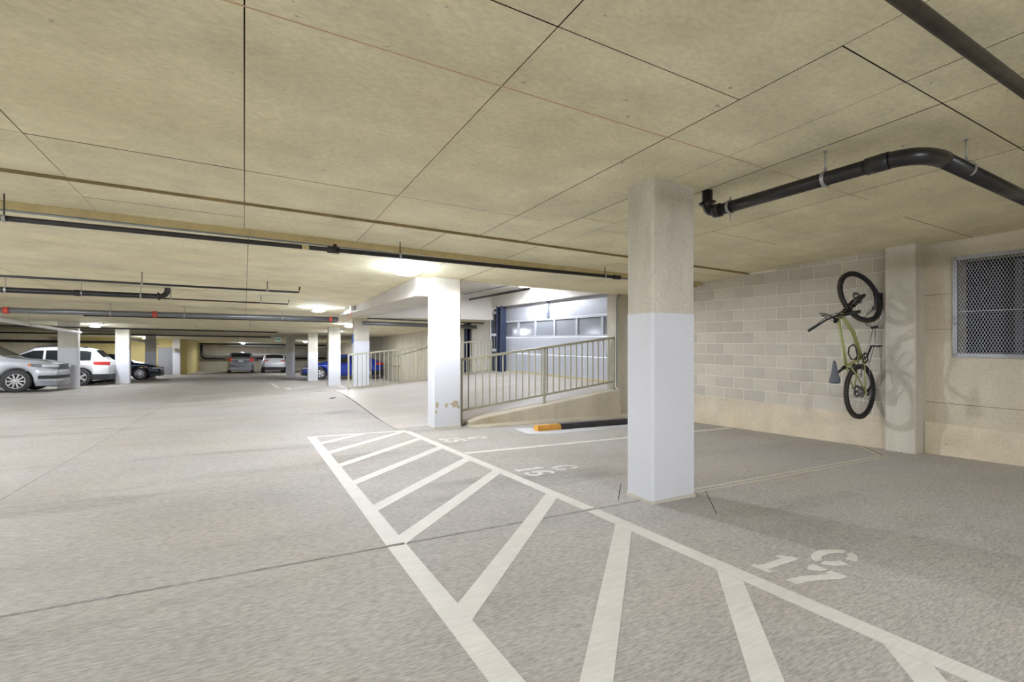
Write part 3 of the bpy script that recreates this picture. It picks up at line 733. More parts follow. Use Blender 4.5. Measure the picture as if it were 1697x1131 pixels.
pipe_run('duct_pipe', [(-11, 33.5, 1.22), (-5.6, 33.5, 1.12)], .07, 'black_iron', 'thick dark pipe along the yellow wall top', n=10)
# white pipes over the left columns
pipe_run('white_pipe', [(-5.45, 14.0, 1.86), (-5.45, 19.0, 1.68), (-5.45, 24.0, 1.52)], .055, 'white_pipe', 'white pipe sloping above the leftmost column toward the back', hangers=[(-5.45, 19.0, 1.68)])
pipe_run('white_pipe', [(-5.2, 29.5, 1.40), (-5.2, 36.0, 1.16), (-5.2, 41, .98)], .06, 'white_pipe', 'white pipe running back over the navy car toward the utility door')
# back wall pipes
pipe_run('white_pipe', [(-3.3, 54.6, -.09), (7.5, 54.6, -.26)], .13, 'white_pipe', 'large white pipe along the far end wall above the parked cars')
pts = [(-3.55, 54.3, .85)] + arc((-3.55, 54.3, -.1), (-3.55, 54.3, -.42), (-3.15, 54.3, -.45)) + [(7.5, 54.3, -.62)]
pipe_run('drain_pipe', pts, .11, 'black_abs', 'black drain pipe low along the far end wall')
pipe_run('sprinkler_pipe', [(-3.6, 52.5, .96), (7.5, 52.5, .72)], .06, 'black_iron', 'dark pipe high in front of the far end wall', n=8)
pipe_run('white_pipe', [(-1.4, 53, .80), (6.8, 53, .62)], .075, 'white_pipe', 'white pipe high on the far end wall under the dark one')
pts = [(4.0, 36, 1.15)] + arc((4.0, 36, .95), (4.0, 36, .8), (4.15, 36, .8)) + [(4.9, 36, .78)] + arc((4.9, 36, .78), (5.1, 36, .78), (5.1, 36, 1.0)) + [(5.1, 36, 1.2)]
pipe_run('white_pipe', pts, .055, 'white_pipe', 'short white trap-shaped pipe beside the small far column')
# over the ramp
pipe_run('sprinkler_pipe', [(6.75, 11.3, 2.62), (6.75, 15.25, 2.62)], .035, 'black_iron', 'dark pipe under the raised ceiling over the ramp, lower of two', n=10, hangers=())
pipe_run('conduit', [(6.55, 9.5, 2.78), (6.55, 15.25, 2.78)], .018, 'conduit_grey', 'thin grey conduit under the raised ceiling over the ramp', 'conduit', n=8)
pipe_run('main_pipe', [(3.45, 16.6, 1.80), (7.6, 16.6, 1.72)], .07, 'silver_wrap', 'silver main continuing behind the beam above the far railing', n=12)
pipe_run('sprinkler_pipe', [(3.45, 15.9, 1.93), (7.6, 15.9, 1.84)], .02, 'black_iron', 'thin black pipe behind the beam above the far railing', n=8)
# drain pipe at the nearest column
DZ = lambda x, y, d: zc(x, y) - d
dr = empty('drain_pipe', (3.70, 3.0, 2.3)); tag(dr, 'thick black drain pipe bending round from the nearest column', 'pipe')
dinv2 = Matrix.Translation(dr.location).inverted()
def drp(m, name, mat):
    o = m.build(name, mat); o.parent = dr; o.matrix_parent_inverse = dinv2; return o
R_ = .050
A_ = (3.665, 2.92, DZ(3.665, 2.92, .20)); B_ = (3.72, 1.60, DZ(3.72, 1.6, .205))
C_ = (3.86, 1.42, DZ(3.86, 1.42, .21)); D_ = (6.6, 1.42, DZ(6.6, 1.42, .235))
drp(MB().tube([(3.655, 2.985, zc(3.6, 3) + .01), (3.655, 2.985, A_[2] + .09)] + arc((3.655, 2.985, A_[2] + .09), (3.655, 2.985, A_[2]), (3.66, 2.89, A_[2])) , .045, 14), 'elbow', 'black_abs')
drp(MB().tube([A_, B_], R_, 18), 'pipe', 'black_abs')
drp(MB().tube([lerp3(A_, B_, .0), lerp3(A_, B_, .05)], R_ + .009, 18), 'collar', 'black_abs')
drp(MB().tube([lerp3(A_, B_, .90), lerp3(A_, B_, 1.0)], R_ + .008, 18), 'collar', 'black_abs')
e1 = lerp3(A_, B_, .985)
drp(MB().tube(arc(e1, (3.735, 1.42, B_[2] - .003), (4.0, 1.42, C_[2] - .002), 9), R_ + .004, 18), 'elbow', 'black_abs')
drp(MB().tube([(3.97, 1.42, C_[2] - .002), D_], R_, 18), 'pipe', 'black_abs')
for (p, ax) in ((lerp3(A_, B_, .12), (0, 1, 0)), (lerp3(A_, B_, .70), (0, 1, 0)), ((4.35, 1.42, C_[2] - .005), (1, 0, 0))):
    drp(MB().lathe([(R_ + .002, -.012), (R_ + .008, -.012), (R_ + .008, .012), (R_ + .002, .012), (R_ + .002, -.012)], p, ax, 20, False), 'strap', 'zinc')
    drp(MB().bar((p[0], p[1], p[2] + R_ + .002), (p[0], p[1], p[2] + R_ + .035), .02, .006, (1, 0, 0)), 'strap_ear', 'zinc')
    if p is not None and p[1] < 2.6:
        drp(MB().tube([(p[0], p[1], p[2] + R_ + .01), (p[0], p[1], zc(p[0], p[1]) + .01)], .005, 6), 'hanger_rod', 'zinc')
        drp(MB().lathe([(0, -.006), (.016, -.006), (.016, .004)], (p[0], p[1], zc(p[0], p[1])), (0, 0, 1), 8, False), 'rod_nut', 'zinc')
p = lerp3(A_, B_, .12); drp(MB().tube([(p[0], p[1], p[2] - R_), (p[0], p[1], p[2] - R_ - .075)], .004, 6), 'hanger_rod', 'zinc')
# rusty sprinkler pipe at the top right
pipe_run('sprinkler_pipe', [(-3.0, .915, DZ(-3, .9, .13)), (7.5, .905, DZ(7.5, .9, .15))], .030, 'rusty_iron', 'rust-streaked black sprinkler pipe crossing the top right corner of the ceiling', n=14)
# small fittings on the beam end
jb = empty('junction_box', (2.55, 13.6, zc(2.55, 13.6) - .06)); tag(jb, 'small grey junction box with a horn strobe at the beam face', 'junction box')
MB().box(-.05, .06, -.08, .08, -.06, .06).build('box', 'zinc', jb); MB().tube([(-.02, .1, .03), (-.3, 1.0, .05)], .012, 6).build('conduit', 'conduit_grey', jb)
MB().tube([(0, 0, -.06), (.02, .5, -.25)], .01, 6).build('red_cable', 'red_coupling', jb)
ex = empty('exit_sign', (1.7, 30.8, 1.42)); tag(ex, 'tiny green exit sign hanging far down the aisle', 'sign')
MB().box(-.16, .16, -.02, .02, -.24, -.02).build('panel', 'plate_white', ex); MB().box(-.13, .13, -.024, -.02, -.18, -.08).build('lettering', 'sign_green', ex); MB().tube([(0, 0, -.02), (0, 0, .12)], .01, 6).build('stem', 'zinc', ex)

# ------------------------------------------------------------------ utility room
UY = 43.5
m = MB(); m.box(-9.9, -5.60, UY, UY + .2, -2.2, 2.0); m.box(-4.50, -3.75, UY, UY + .2, -2.2, 2.0); m.box(-5.60, -4.50, UY, UY + .2, .78, 2.0); m.box(-3.95, -3.75, UY + .2, YF, -2.2, 2.0)
struct(m.build('wall_yellow', 'yellow_paint'), 'yellow painted utility room wall at the far left')
d2 = struct(empty('door_2', (-5.05, UY, zf(-5.05, UY))), 'grey steel utility door in the yellow wall')
zb = 0.0
MB().box(-.47, .47, .02, .06, 0.0, 2.0).build('leaf', 'door_grey', d2)
m = MB(); m.box(-.55, -.47, -.02, .1, 0, 2.06); m.box(.47, .55, -.02, .1, 0, 2.06); m.box(-.55, .55, -.02, .1, 2.0, 2.08); m.build('door_frame', 'yellow_paint', d2)
MB().box(.36, .40, -.03, .02, .98, 1.10).build('handle', 'zinc', d2)

# ------------------------------------------------------------------ cars
def interp(keys, x):
    if x <= keys[0][0]: return keys[0][1]
    for (a, va), (b, vb) in zip(keys, keys[1:]):
        if x <= b: 
            t = (x - a) / (b - a); return va + (vb - va) * t
    return keys[-1][1]
wheel_cache = {}
def wheel(parent, x, y, r, style, side):
    """tyre with a rim (backing, spokes, hub) as sub-part"""
    key = (r, style, side)
    if key not in wheel_cache:
        w = .22
        prof = [(r * .66, -w / 2), (r * .93, -w / 2), (r, -w / 2 + .03), (r, w / 2 - .03), (r * .93, w / 2), (r * .66, w / 2 - .005), (r * .64, -w / 2 + .03)]
        t = MB().lathe(prof, (0, 0, 0), (0, 1, 0), 32).mesh('wheel'); t.materials.append(MAT['tyre'])
        yo = side * (w / 2 - .02); m = MB()
        m.lathe([(r * .60, yo - .0), (r * .67, yo + .012 * side), (r * .67, yo - .05 * side)], (0, 0, 0), (0, 1, 0), 32)
        n = {'multi': 10, 'five': 5, 'twist': 9}[style]; sw = {'multi': .045, 'five': .075, 'twist': .05}[style]
        for k in range(n):
            a = 2 * math.pi * k / n; b = a + (.35 if style == 'twist' else 0)
            for da in ((-.09, .09) if style == 'five' else (0,)):
                m.bar((math.cos(a + da * .3) * r * .12, yo, math.sin(a + da * .3) * r * .12), (math.cos(b + da) * r * .64, yo - .006 * side, math.sin(b + da) * r * .64), sw, .03, (0, 1, 0))
        m.lathe([(0, yo + .02 * side), (r * .14, yo + .016 * side), (r * .16, yo - .02 * side)], (0, 0, 0), (0, 1, 0), 16)
        rm = m.mesh('rim'); rm.materials.append(MAT['rim_silver'])
        bk = MB().lathe([(0, yo - .06 * side), (r * .64, yo - .06 * side)], (0, 0, 0), (0, 1, 0), 24).mesh('brake_disc'); bk.materials.append(MAT['rim_dark'])
        wheel_cache[key] = (t, rm, bk)
    t, rm, bk = wheel_cache[key]
    o = link('wheel', t, None, parent); o.location = (x, y, r)
    link('rim', rm, None, o); link('brake_disc', bk, None, o)
    return o
def car(name, label, spec, loc, heading, cat='car'):
    L, W, r = spec['L'], spec['W'], spec['r']; paint = spec['paint']
    xf, xr = L / 2, -L / 2
    top = [(a + xr, b) for a, b in spec['top']]; belt = [(a + xr, b) for a, b in spec['belt']]
    wf, wr_ = xf - spec['oh_f'], xr + spec['oh_r']
    def wid(x):
        d = min(xf - x, x - xr); nose = 1 - .22 * max(0, 1 - d / .55) ** 2
        return W / 2 * nose
    def bot(x):
        b = .20 + .10 * max(0, 1 - min(xf - x, x - xr) / .5)
        for wx in (wf, wr_):
            d = abs(x - wx); R = r + .055
            if d < R: b = max(b, r + math.sqrt(R * R - d * d))
        return b
    xs = sorted(set([round(xr + L * i / 44, 4) for i in range(45)] + [round(wx + (r + .055) * math.sin(math.radians(a)), 4) for wx in (wf, wr_) for a in range(-90, 91, 15)] + [round(k[0], 4) for k in top if xr <= k[0] <= xf]))
    def sec(x):
        zt = interp(top, x); zs = min(interp(belt, x), zt - .03); w = wid(x); b = bot(x); tum = spec.get('tumble', .80)
        wr2 = w * (.95 - (.95 - tum) * min(1, (zt - zs) / .45))
        zm = max(b + .02, min(b + .3 * (zs - b), zs - .05))
        return [(0, b), (w * .93, b), (w * .985, max(b + .01, b + .25 * (zs - b))), (w, b + .6 * (zs - b)), (w * .99, zs - .02), (w * .95, zs), (wr2 + (w * .95 - wr2) * .12, zs + (zt - zs) * .86), (wr2 - .07, zt - .012), (0, zt + .015)]
    S = [sec(x) for x in xs]; K = 9; m = MB(); vs = []
    for x, s in zip(xs, S):
        vs += [(x, y, z) for y, z in s] + [(x, -y, z) for y, z in s[1:-1]]
    n = K + K - 2
    loop = list(range(K)) + [K + i for i in reversed(range(K - 2))]
    fs = []
    for i in range(len(xs) - 1):
        for a, b in zip(loop, loop[1:] + loop[:1]): fs.append((i * n + a, i * n + b, (i + 1) * n + b, (i + 1) * n + a))
    fs.append(tuple(reversed(loop))); fs.append(tuple((len(xs) - 1) * n + k for k in loop))
    root = empty(name); tag(root, label, cat)
    bm = MB(); bm.add(vs, fs, True); body = bm.build('body', paint, root)
    # flat-ended body keeps crisp ends
    def side_pt(x, f, side, off):            # point on the glasshouse side, f 0..1 from belt to roof
        s = sec(x); (y0, z0), (y1, z1) = s[5], s[6]
        return (x, side * (y0 + (y1 - y0) * f + off), z0 + (z1 - z0) * f)
    for side in (1, -1):
        for (xa, xb) in spec['windows']:
            xa += xr; xb += xr; nn = 8; lo, hi = [], []
            for i in range(nn + 1):
                x = xa + (xb - xa) * i / nn; lo.append(side_pt(x, .08, side, .006)); hi.append(side_pt(x, .90, side, .006))
            fs_ = [(i, i + 1, nn + 2 + i, nn + 1 + i) for i in range(nn)]
            if side > 0: fs_ = [q[::-1] for q in fs_]
            MB().add(lo + hi, fs_).build('side_window', 'car_glass', root)
    for nm, (xa, xb) in (('windshield', spec['ws']), ('rear_window', spec['rw'])):
        xa += xr; xb += xr; nn = 6; a_, b_, c_ = [], [], []
        for i in range(nn + 1):
            x = xa + (xb - xa) * i / nn; s = sec(x); yy = s[7][0] * 1.0
            a_.append((x, yy, s[7][1] + .012)); b_.append((x, 0, s[8][1] + .010)); c_.append((x, -yy, s[7][1] + .012))
        MB().add(a_ + b_ + c_, [(i, i + 1, nn + 2 + i, nn + 1 + i)[::-1] for i in range(nn)] + [(nn + 1 + i, nn + 2 + i, 2 * nn + 3 + i, 2 * nn + 2 + i)[::-1] for i in range(nn)], True).build(nm, 'car_glass', root)
    for x, side in ((wf, 1), (wf, -1), (wr_, 1), (wr_, -1)):
        wheel(root, x, side * (W / 2 - .115), r, spec['rim'], side)
    def wrap(nm, mat, end, length, yin, z0, z1, side, off=.008, par=root, slope=0.0):
        xe = xf if end > 0 else xr; P = []
        k = 6
        for i in range(k + 1):
            x = xe - end * length * (1 - i / k); P.append((x, side * (wid(x) + off - (.004 if z1 < .5 else 0)), i / k))
        P[-1] = (xe + end * off, P[-1][1], 1)
        if yin < abs(P[-1][1]): P.append((xe + end * off, side * yin, 1))
        nn = len(P); lo = [(x, y, z0 + slope * (1 - t)) for x, y, t in P]; hi = [(x, y, z1 - 0 * t) for x, y, t in P]
        inn = [(x - end * .02, y * .98, z) for x, y, z in lo], [(x - end * .02, y * .98, z) for x, y, z in hi]
        fs_ = []
        for i in range(nn - 1):
            fs_ += [(i, i + 1, nn + i + 1, nn + i), (nn + i, nn + i + 1, 3 * nn + i + 1, 3 * nn + i), (2 * nn + i, 2 * nn + i + 1, i + 1, i)]
        fs_ += [(0, nn, 3 * nn, 2 * nn), (nn - 1, 2 * nn - 1, 4 * nn - 1, 3 * nn - 1)]
        return MB().add(lo + hi + inn[0] + inn[1], fs_).build(nm, mat, par)
    we = wid(xf); wb_ = wid(xr)
    for side in (1, -1):
        h = wrap('headlight', 'lamp_dark', 1, *spec['head'], side, slope=spec.get('head_slope', .06))
        z0, z1 = spec['head'][2:4]
        wrap('turn_signal', 'lamp_orange', 1, spec['head'][0] * 1.12, we * .98, z0 + .55 * (z1 - z0), z1 - .01, side, .004, h)
        hl = spec['head']; wrap('headlight_bulb', 'lamp_clear', 1, hl[0] * .55, hl[1], z0 + .3 * (z1 - z0), z1 - .02, side, .013, h)
        wrap('tail_light', 'lamp_red', -1, *spec['tail'], side, slope=.02)
        x, y, z = spec['mirror'][0] + xr, spec['mirror'][1], spec['mirror'][2]
        mm = MB(); yy = wid(x)
        mm.hexa([(x - .05, side * (yy - .02), z), (x + .08, side * (yy - .02), z), (x + .07, side * (yy + .2), z + .02), (x - .05, side * (yy + .2), z + .02)], [(x - .05, side * (yy - .02), z + .1), (x + .05, side * (yy - .02), z + .1), (x + .03, side * (yy + .2), z + .15), (x - .05, side * (yy + .2), z + .15)])
        mm.build('mirror', paint, root)
        for hx in spec['handles']:
            x = hx + xr; zz = interp(belt, x) - .12; q = wid(x) * .995
            MB().box(x - .1, x + .1, side * q - .015, side * q + .015, zz, zz + .03).build('door_handle', paint, root)
        for lx in spec['handles']:
            x = lx + xr - .22; s = sec(x)
            MB().add([(x - .005, side * (s[i][0] + .002), s[i][1]) for i in (1, 2, 3, 4, 5)] + [(x + .005, side * (s[i][0] + .002), s[i][1]) for i in (1, 2, 3, 4, 5)], [(i, i + 1, 6 + i, 5 + i) for i in range(4)]).build('door_gap', 'trim_black', root)
    ft = spec.get('front_trim', 'trim_black'); wrap('front_bumper_trim', ft, 1, .45, 0, .22, .36, 1); wrap('front_bumper_trim', ft, 1, .45, 0, .22, .36, -1)
    wrap('rear_bumper_trim', spec.get('rear_trim', 'trim_black'), -1, .6, 0, .25, .50, 1); wrap('rear_bumper_trim', spec.get('rear_trim', 'trim_black'), -1, .6, 0, .25, .50, -1)
    g = spec['grille']
    gr = MB().box(xf - .02, xf + .012, -g[0], g[0], g[1], g[2]).build('grille', 'trim_black', root)
    for k in range(3):
        z = g[1] + (g[2] - g[1]) * (k + .5) / 3; MB().box(xf + .010, xf + .020, -g[0] * .96, g[0] * .96, z - .012, z + .012).build('grille_bar', 'lamp_dark', gr)
    if spec.get('intake'):
        a, b = spec['intake']; MB().box(xf - .02, xf + .012, -W * .42 * .8, W * .42 * .8, a, b).build('intake', 'trim_black', root)
        for side in (1, -1): wrap('fog_recess', 'trim_black', 1, .42, we * .7, a, b, side, .007)
    pz = spec['plate']
    MB().box(xr - .018, xr + .01, -.16, .16, pz, pz + .15).build('license_plate', 'plate_white', root)
    if spec.get('garnish'): MB().box(xr - .014, xr + .01, -wb_ * .9, wb_ * .9, spec['garnish'][0], spec['garnish'][1]).build('tailgate_garnish', spec['garnish'][2], root)
    if spec.get('rails'):
        for side in (1, -1):
            a, b = spec['rails']; P = []
            for i in range(7):
                x = xr + a + (b - a) * i / 6; s = sec(x); P.append((x, side * (s[7][0] - .01), s[7][1] + (.05 if 0 < i < 6 else .0)))
            MB().tube(P, .018, 6).build('roof_rail', 'trim_black', root)
    # stand it on the sloping slab
    x, y = loc; zg = Vector((-(zf(x + .5, y) - zf(x - .5, y)), -(zf(x, y + .5) - zf(x, y - .5)), 1)).normalized()
    fx = Vector((math.cos(heading), math.sin(heading), 0)); fx = (fx - zg * fx.dot(zg)).normalized(); fy = zg.cross(fx)
    M = Matrix((fx, fy, zg)).transposed().to_4x4(); M.translation = (x, y, zf(x, y) + .002); root.matrix_world = M
    return root
SUV = dict(L=4.6, W=1.86, r=.36, oh_f=.92, oh_r=.95, rim='five', paint='paint_white', tumble=.78,
    top=[(0, .95), (.06, 1.08), (.22, 1.22), (.52, 1.56), (.75, 1.64), (1.7, 1.68), (2.5, 1.64), (3.45, 1.10), (3.7, 1.06), (4.3, .97), (4.53, .86), (4.6, .70)],
    belt=[(0, 1.02), (.5, 1.06), (1.5, 1.02), (3.3, .98), (4.2, .86), (4.6, .66)], windows=[(.62, 1.25), (1.32, 2.1), (2.18, 3.05)], ws=(2.62, 3.40), rw=(.24, .50),
    head=(.55, .50, .70, .84), tail=(.50, .62, .90, 1.04), mirror=(2.95, 0, 1.0), handles=(1.25, 2.2), grille=(.45, .52, .72), plate=.66, rails=(.8, 2.5))
BIG = dict(SUV, L=4.9, W=1.98, r=.39, oh_f=1.0, oh_r=1.0, rim='multi', paint='paint_silver', front_trim='paint_grey',
    top=[(0, .98), (.06, 1.1), (.25, 1.3), (.6, 1.70), (1.0, 1.76), (2.2, 1.78), (2.8, 1.72), (3.55, 1.24), (3.75, 1.19), (4.4, 1.13), (4.7, 1.06), (4.85, .96), (4.9, .80)],
    belt=[(0, 1.1), (1.0, 1.12), (3.4, 1.12), (4.3, 1.02), (4.75, .95), (4.9, .78)], windows=[(.75, 1.35), (1.42, 2.3), (2.38, 3.2)], ws=(2.92, 3.50), rw=(.28, .56),
    head=(.62, .52, .82, .99), head_slope=.08, intake=(.46, .58), grille=(.60, .78, .98), tail=(.4, .7, .9, 1.1), mirror=(3.1, 0, 1.12), handles=(1.3, 2.4), plate=.7)
SEDAN = dict(SUV, L=4.6, W=1.80, r=.335, oh_f=.92, oh_r=1.0, rim='twist', paint='paint_navy',
    top=[(0, .92), (.1, 1.0), (.55, 1.06), (1.35, 1.38), (1.9, 1.44), (2.4, 1.42), (3.45, .98), (3.7, .94), (4.25, .83), (4.5, .72), (4.6, .60)],
    belt=[(0, .9), (.6, .98), (2.0, .94), (3.4, .90), (4.1, .78), (4.6, .56)], windows=[(1.15, 1.95), (2.03, 2.95)], ws=(2.5, 3.40), rw=(.62, 1.30),
    head=(.62, .42, .60, .70), tail=(.4, .55, .80, .95), mirror=(2.9, 0, .93), handles=(1.5, 2.5), grille=(.5, .40, .56), plate=.62, rails=None)
car('parked_car', 'silver large car at the left edge of the photo, nose pointing right', BIG, (-8.33, 23.75), 0.0)
car('parked_car', 'white tall hatchback with red tail lamps, between two left columns', dict(SUV, rear_trim='trim_black'), (-7.55, 28.15), math.pi)
car('parked_car', 'pale silver car mostly hidden between white hatchback and navy car', dict(SEDAN, paint='paint_silver', rim='five'), (-7.55, 31.2), 0.0)
car('parked_car', 'dark navy low car poking out before the yellow wall', dict(SEDAN), (-6.45, 34.2), 0.0)
VAN = dict(SUV, L=5.0, W=1.96, r=.34, paint='paint_grey', rear_trim='paint_grey', top=[(0, 1.0), (.05, 1.15), (.16, 1.3), (.40, 1.66), (.7, 1.74), (2.0, 1.76), (3.0, 1.68), (4.0, 1.12), (4.3, 1.04), (4.8, .9), (5.0, .7)],
    belt=[(0, 1.1), (3.5, 1.0), (4.6, .86), (5.0, .66)], windows=[(.6, 1.6), (1.7, 2.6), (2.7, 3.5)], ws=(3.1, 3.95), rw=(.17, .38), tail=(.35, .60, .98, 1.24), plate=.92, garnish=(1.10, 1.14, 'lamp_clear'), mirror=(3.3, 0, 1.1), handles=(1.8, 2.9), rails=None)
car('parked_car', 'grey van parked facing the far end wall, left of two', VAN, (-.28, 48.6), math.pi / 2)
car('parked_car', 'white crossover parked facing the far end wall, right of two', dict(SUV, tail=(.25, .48, 1.0, 1.08), plate=.84, rear_trim='trim_black', rails=None), (2.25, 48.6), math.pi / 2)
HATCH = dict(SEDAN, paint='paint_blue', rim='five', top=[(0, .95), (.08, 1.06), (.35, 1.16), (1.1, 1.42), (1.8, 1.49), (2.3, 1.47), (3.4, 1.05), (3.7, .98), (4.3, .84), (4.52, .70), (4.6, .58)], rw=(.38, 1.05), tail=(.42, .5, .86, 1.0))
car('parked_car', 'bright blue hatchback parked behind the columns beyond the ramp', HATCH, (5.28, 31.3), math.pi)

# ------------------------------------------------------------------ bicycle hanging by its front wheel
XB, YBK, ZB = 7.315, 3.495, 0.515
bike = empty('bicycle', (XB, YBK, ZB)); tag(bike, 'olive green mountain bike hanging by its front wheel on the block wall', 'bicycle')
binv = Matrix.Translation(bike.location).inverted()
def B(f, u, r=0.0): return Vector((XB - u, YBK - r, ZB + f))
def bpart(m, name, mat, par=None):
    o = m.build(name, mat); o.parent = par or bike
    if not par: o.matrix_parent_inverse = binv
    return o
S0 = Vector((1.285, 0.0)); AX = Vector((-.50, .866))      # steering axis in (f,u), from front axle up to the bars
def SP(d, side=0.0, off=0.0): p = S0 + AX * d; return (p.x, p.y + off, side)
ax_w = (B(*SP(1)) - B(*SP(0))).normalized(); ax_o = B(*SP(.5))
TURN = math.radians(20)
RM = Matrix.Translation(ax_o) @ Matrix.Rotation(TURN, 4, ax_w) @ Matrix.Translation(-ax_o)
def F(f, u, r=0.0): return RM @ B(f, u, r)
def FS(d, side=0.0, off=0.0, fwd=0.0):
    p = S0 + AX * d; q = Vector((.866, .50)) * fwd; return F(p.x + q.x, p.y + q.y + off, side)
RW = .372
def bike_wheel(center, axis, name):
    c = Vector(center); a = Vector(axis).normalized()
    tm = MB(); tm.torus(c, a, RW - .030, .030, 48, 8); w = bpart(tm, name, 'rubber_black')
    u = (Vector((0, 0, 1)) - a * a.z).normalized(); v = a.cross(u)
    m = MB()                                                 # tread knobs
    for k in range(64):
        t = 2 * math.pi * k / 64; d = u * math.cos(t) + v * math.sin(t); tg = a.cross(d)
        for s in (-.014, .014): m.bar(c + d * (RW - .004) + a * s - tg * .008, c + d * (RW - .004) + a * s + tg * .006, .014, .012, d)
    bpart(m, 'tread', 'tyre_brown', w)
    m = MB(); m.lathe([(RW - .062, -.014), (RW - .048, -.014), (RW - .048, .014), (RW - .062, .014), (RW - .068, 0), (RW - .062, -.014)], c, a, 48); bpart(m, 'rim', 'bike_black', w)
    m = MB()
    for k in range(28):
        t = 2 * math.pi * k / 28; d = u * math.cos(t) + v * math.sin(t); e = u * math.cos(t + (.5 if k % 2 else -.5)) + v * math.sin(t + (.5 if k % 2 else -.5))
        m.tube([c + e * .025 + a * (.028 if k % 4 < 2 else -.028), c + d * (RW - .065)], .0014, 4, False)
    bpart(m, 'spokes', 'bike_steel', w)
    m = MB(); m.lathe([(0, -.05), (.012, -.05), (.022, -.03), (.016, -.01), (.016, .01), (.022, .03), (.012, .05), (0, .05)], c, a, 14); bpart(m, 'hub', 'bike_black', w)
    m = MB(); m.lathe([(.05, 0), (.085, 0), (.085, .003), (.05, .003), (.05, 0)], c + a * .035, a, 24); bpart(m, 'brake_disc', 'bike_steel', w)
    return w
left = Vector((0, 1, 0))
bike_wheel(B(0, 0), left, 'rear_wheel')
fl_axis = (RM.to_3x3() @ left)
bike_wheel(F(S0.x, S0.y), fl_axis, 'front_wheel')
HT, HBt = SP(.63), SP(.51)
BBp = (.455, -.035)
frm = MB()
frm.tube([B(*SP(.645)), B(*SP(.50))], .025, 12)
frm.tube([B(*SP(.525)), B(.80, .17), B(*BBp)], .025, 12)
frm.tube([B(*SP(.615)), B(.62, .415), B(.36, .345)], .018, 12)
frm.tube([B(*BBp), B(.335, .40)], .019, 12)
frm.tube([B(.455, -.035, -.04), B(.455, -.035, .04)], .024, 12)
for s in (-1, 1):
    frm.tube([B(.375, .31, s * .018), B(.22, .18, s * .055), B(.01, .01, s * .068)], .0095, 8)
    frm.tube([B(.44, -.03, s * .030), B(.25, -.02, s * .052), B(.0, .0, s * .068)], .011, 8)
    frm.bar(B(.03, .02, s * .07), B(-.035, -.03, s * .07), .035, .008, (0, 1, 0))
bpart(frm, 'frame', 'bike_green')
# lettering patch on down tube
# fork
fk = MB()
for s in (-1, 1):
    fk.tube([FS(.0, s * .062), FS(.30, s * .062)], .022, 10); fk.tube([FS(.28, s * .062), FS(.47, s * .062)], .016, 10)
fk.tube([FS(.30, -.062), FS(.335, 0, 0, .035), FS(.30, .062)], .013, 8)
fk.bar(FS(.47, -.085), FS(.47, .085), .045, .04, ax_w); fk.tube([FS(.47), FS(.70)], .015, 8)
fork = bpart(fk, 'fork', 'bike_gloss')
st = MB(); st.tube([FS(.665), FS(.675, 0, 0, .055)], .018, 10); st.lathe([(.021, -.03), (.021, .03)], FS(.675), ax_w, 12); bpart(st, 'stem', 'bike_black')
bar = MB(); bp = [FS(.735, -.365, 0, .02), FS(.73, -.20, 0, .05), FS(.69, -.07, 0, .065), FS(.685, 0, 0, .065), FS(.69, .07, 0, .065), FS(.73, .20, 0, .05), FS(.735, .365, 0, .02)]
bar.tube(bp, .0135, 10); hb = bpart(bar, 'handlebar', 'bike_black')
for s in (0, -1):
    e0, e1 = (bp[0], bp[1]) if s == 0 else (bp[-1], bp[-2]); d = (e1 - e0).normalized()
    bpart(MB().tube([e0 - d * .003, e0 + d * .12], .0175, 12), 'grip', 'rubber_black', hb)
    bpart(MB().tube([e0 + d * .14, e0 + d * .14 + ax_w * -.03, e0 + d * .06 - ax_w * .055, e0 + d * .01 - ax_w * .05], .006, 6), 'brake_lever', 'bike_black', hb)
    bpart(MB().bar(e0 + d * .13, e0 + d * .19, .03, .03, ax_w), 'lever_clamp', 'bike_black', hb)
cb = MB()
mid = FS(.80, 0, 0, .16)
for s, i0 in ((-1, 1), (1, 5)):
    p0 = bp[i0]; cb.tube([p0, p0 + ax_w * .05 + (mid - p0) * .4, mid + Vector((-.03, s * .04, .03 * s)), FS(.62, -s * .03, 0, .08), FS(.50, -s * .05, 0, .04)], .0028, 6)
cb.tube([bp[5], bp[5] + ax_w * .08, mid + Vector((-.06, 0, 0)), B(.92, .50, -.02), B(.75, .42, -.02)], .0028, 6)
bpart(cb, 'cables', 'bike_black')
# seat
bpart(MB().tube([B(.345, .37), B(.255, .585)], .0155, 10), 'seat_post', 'bike_black')
bpart(MB().lathe([(.022, -.02), (.024, 0), (.022, .02)], B(.335, .395), B(.255, .585) - B(.345, .37), 12), 'seat_clamp', 'bike_black')
sd = MB(); prof = [(.43, .012, .02), (.40, .022, .028), (.33, .030, .032), (.26, .045, .034), (.21, .064, .036), (.17, .072, .036), (.145, .066, .030), (.135, .045, .018)]
vs = []; nS = 10
for (f, hwid, th) in prof:
    for k in range(nS):
        a = 2 * math.pi * k / nS; yy = math.cos(a) * hwid; uu = math.sin(a) * th * (.5 if math.sin(a) < 0 else .6); vs.append(B(f, .625 + uu + (.012 if f < .2 else 0) - .25 * abs(yy) * (abs(yy) / .07), yy))
fs = [(i * nS + k, i * nS + (k + 1) % nS, (i + 1) * nS + (k + 1) % nS, (i + 1) * nS + k) for i in range(len(prof) - 1) for k in range(nS)] + [tuple(reversed(range(nS))), tuple((len(prof) - 1) * nS + k for k in range(nS))]
sd.add(vs, fs, True); sad = bpart(sd, 'saddle', 'saddle_grey')
for s in (-1, 1): bpart(MB().tube([B(.40, .605, 0), B(.32, .585, s * .022), B(.20, .585, s * .022), B(.155, .61, s * .035)], .0035, 6), 'seat_rail', 'bike_steel', sad)
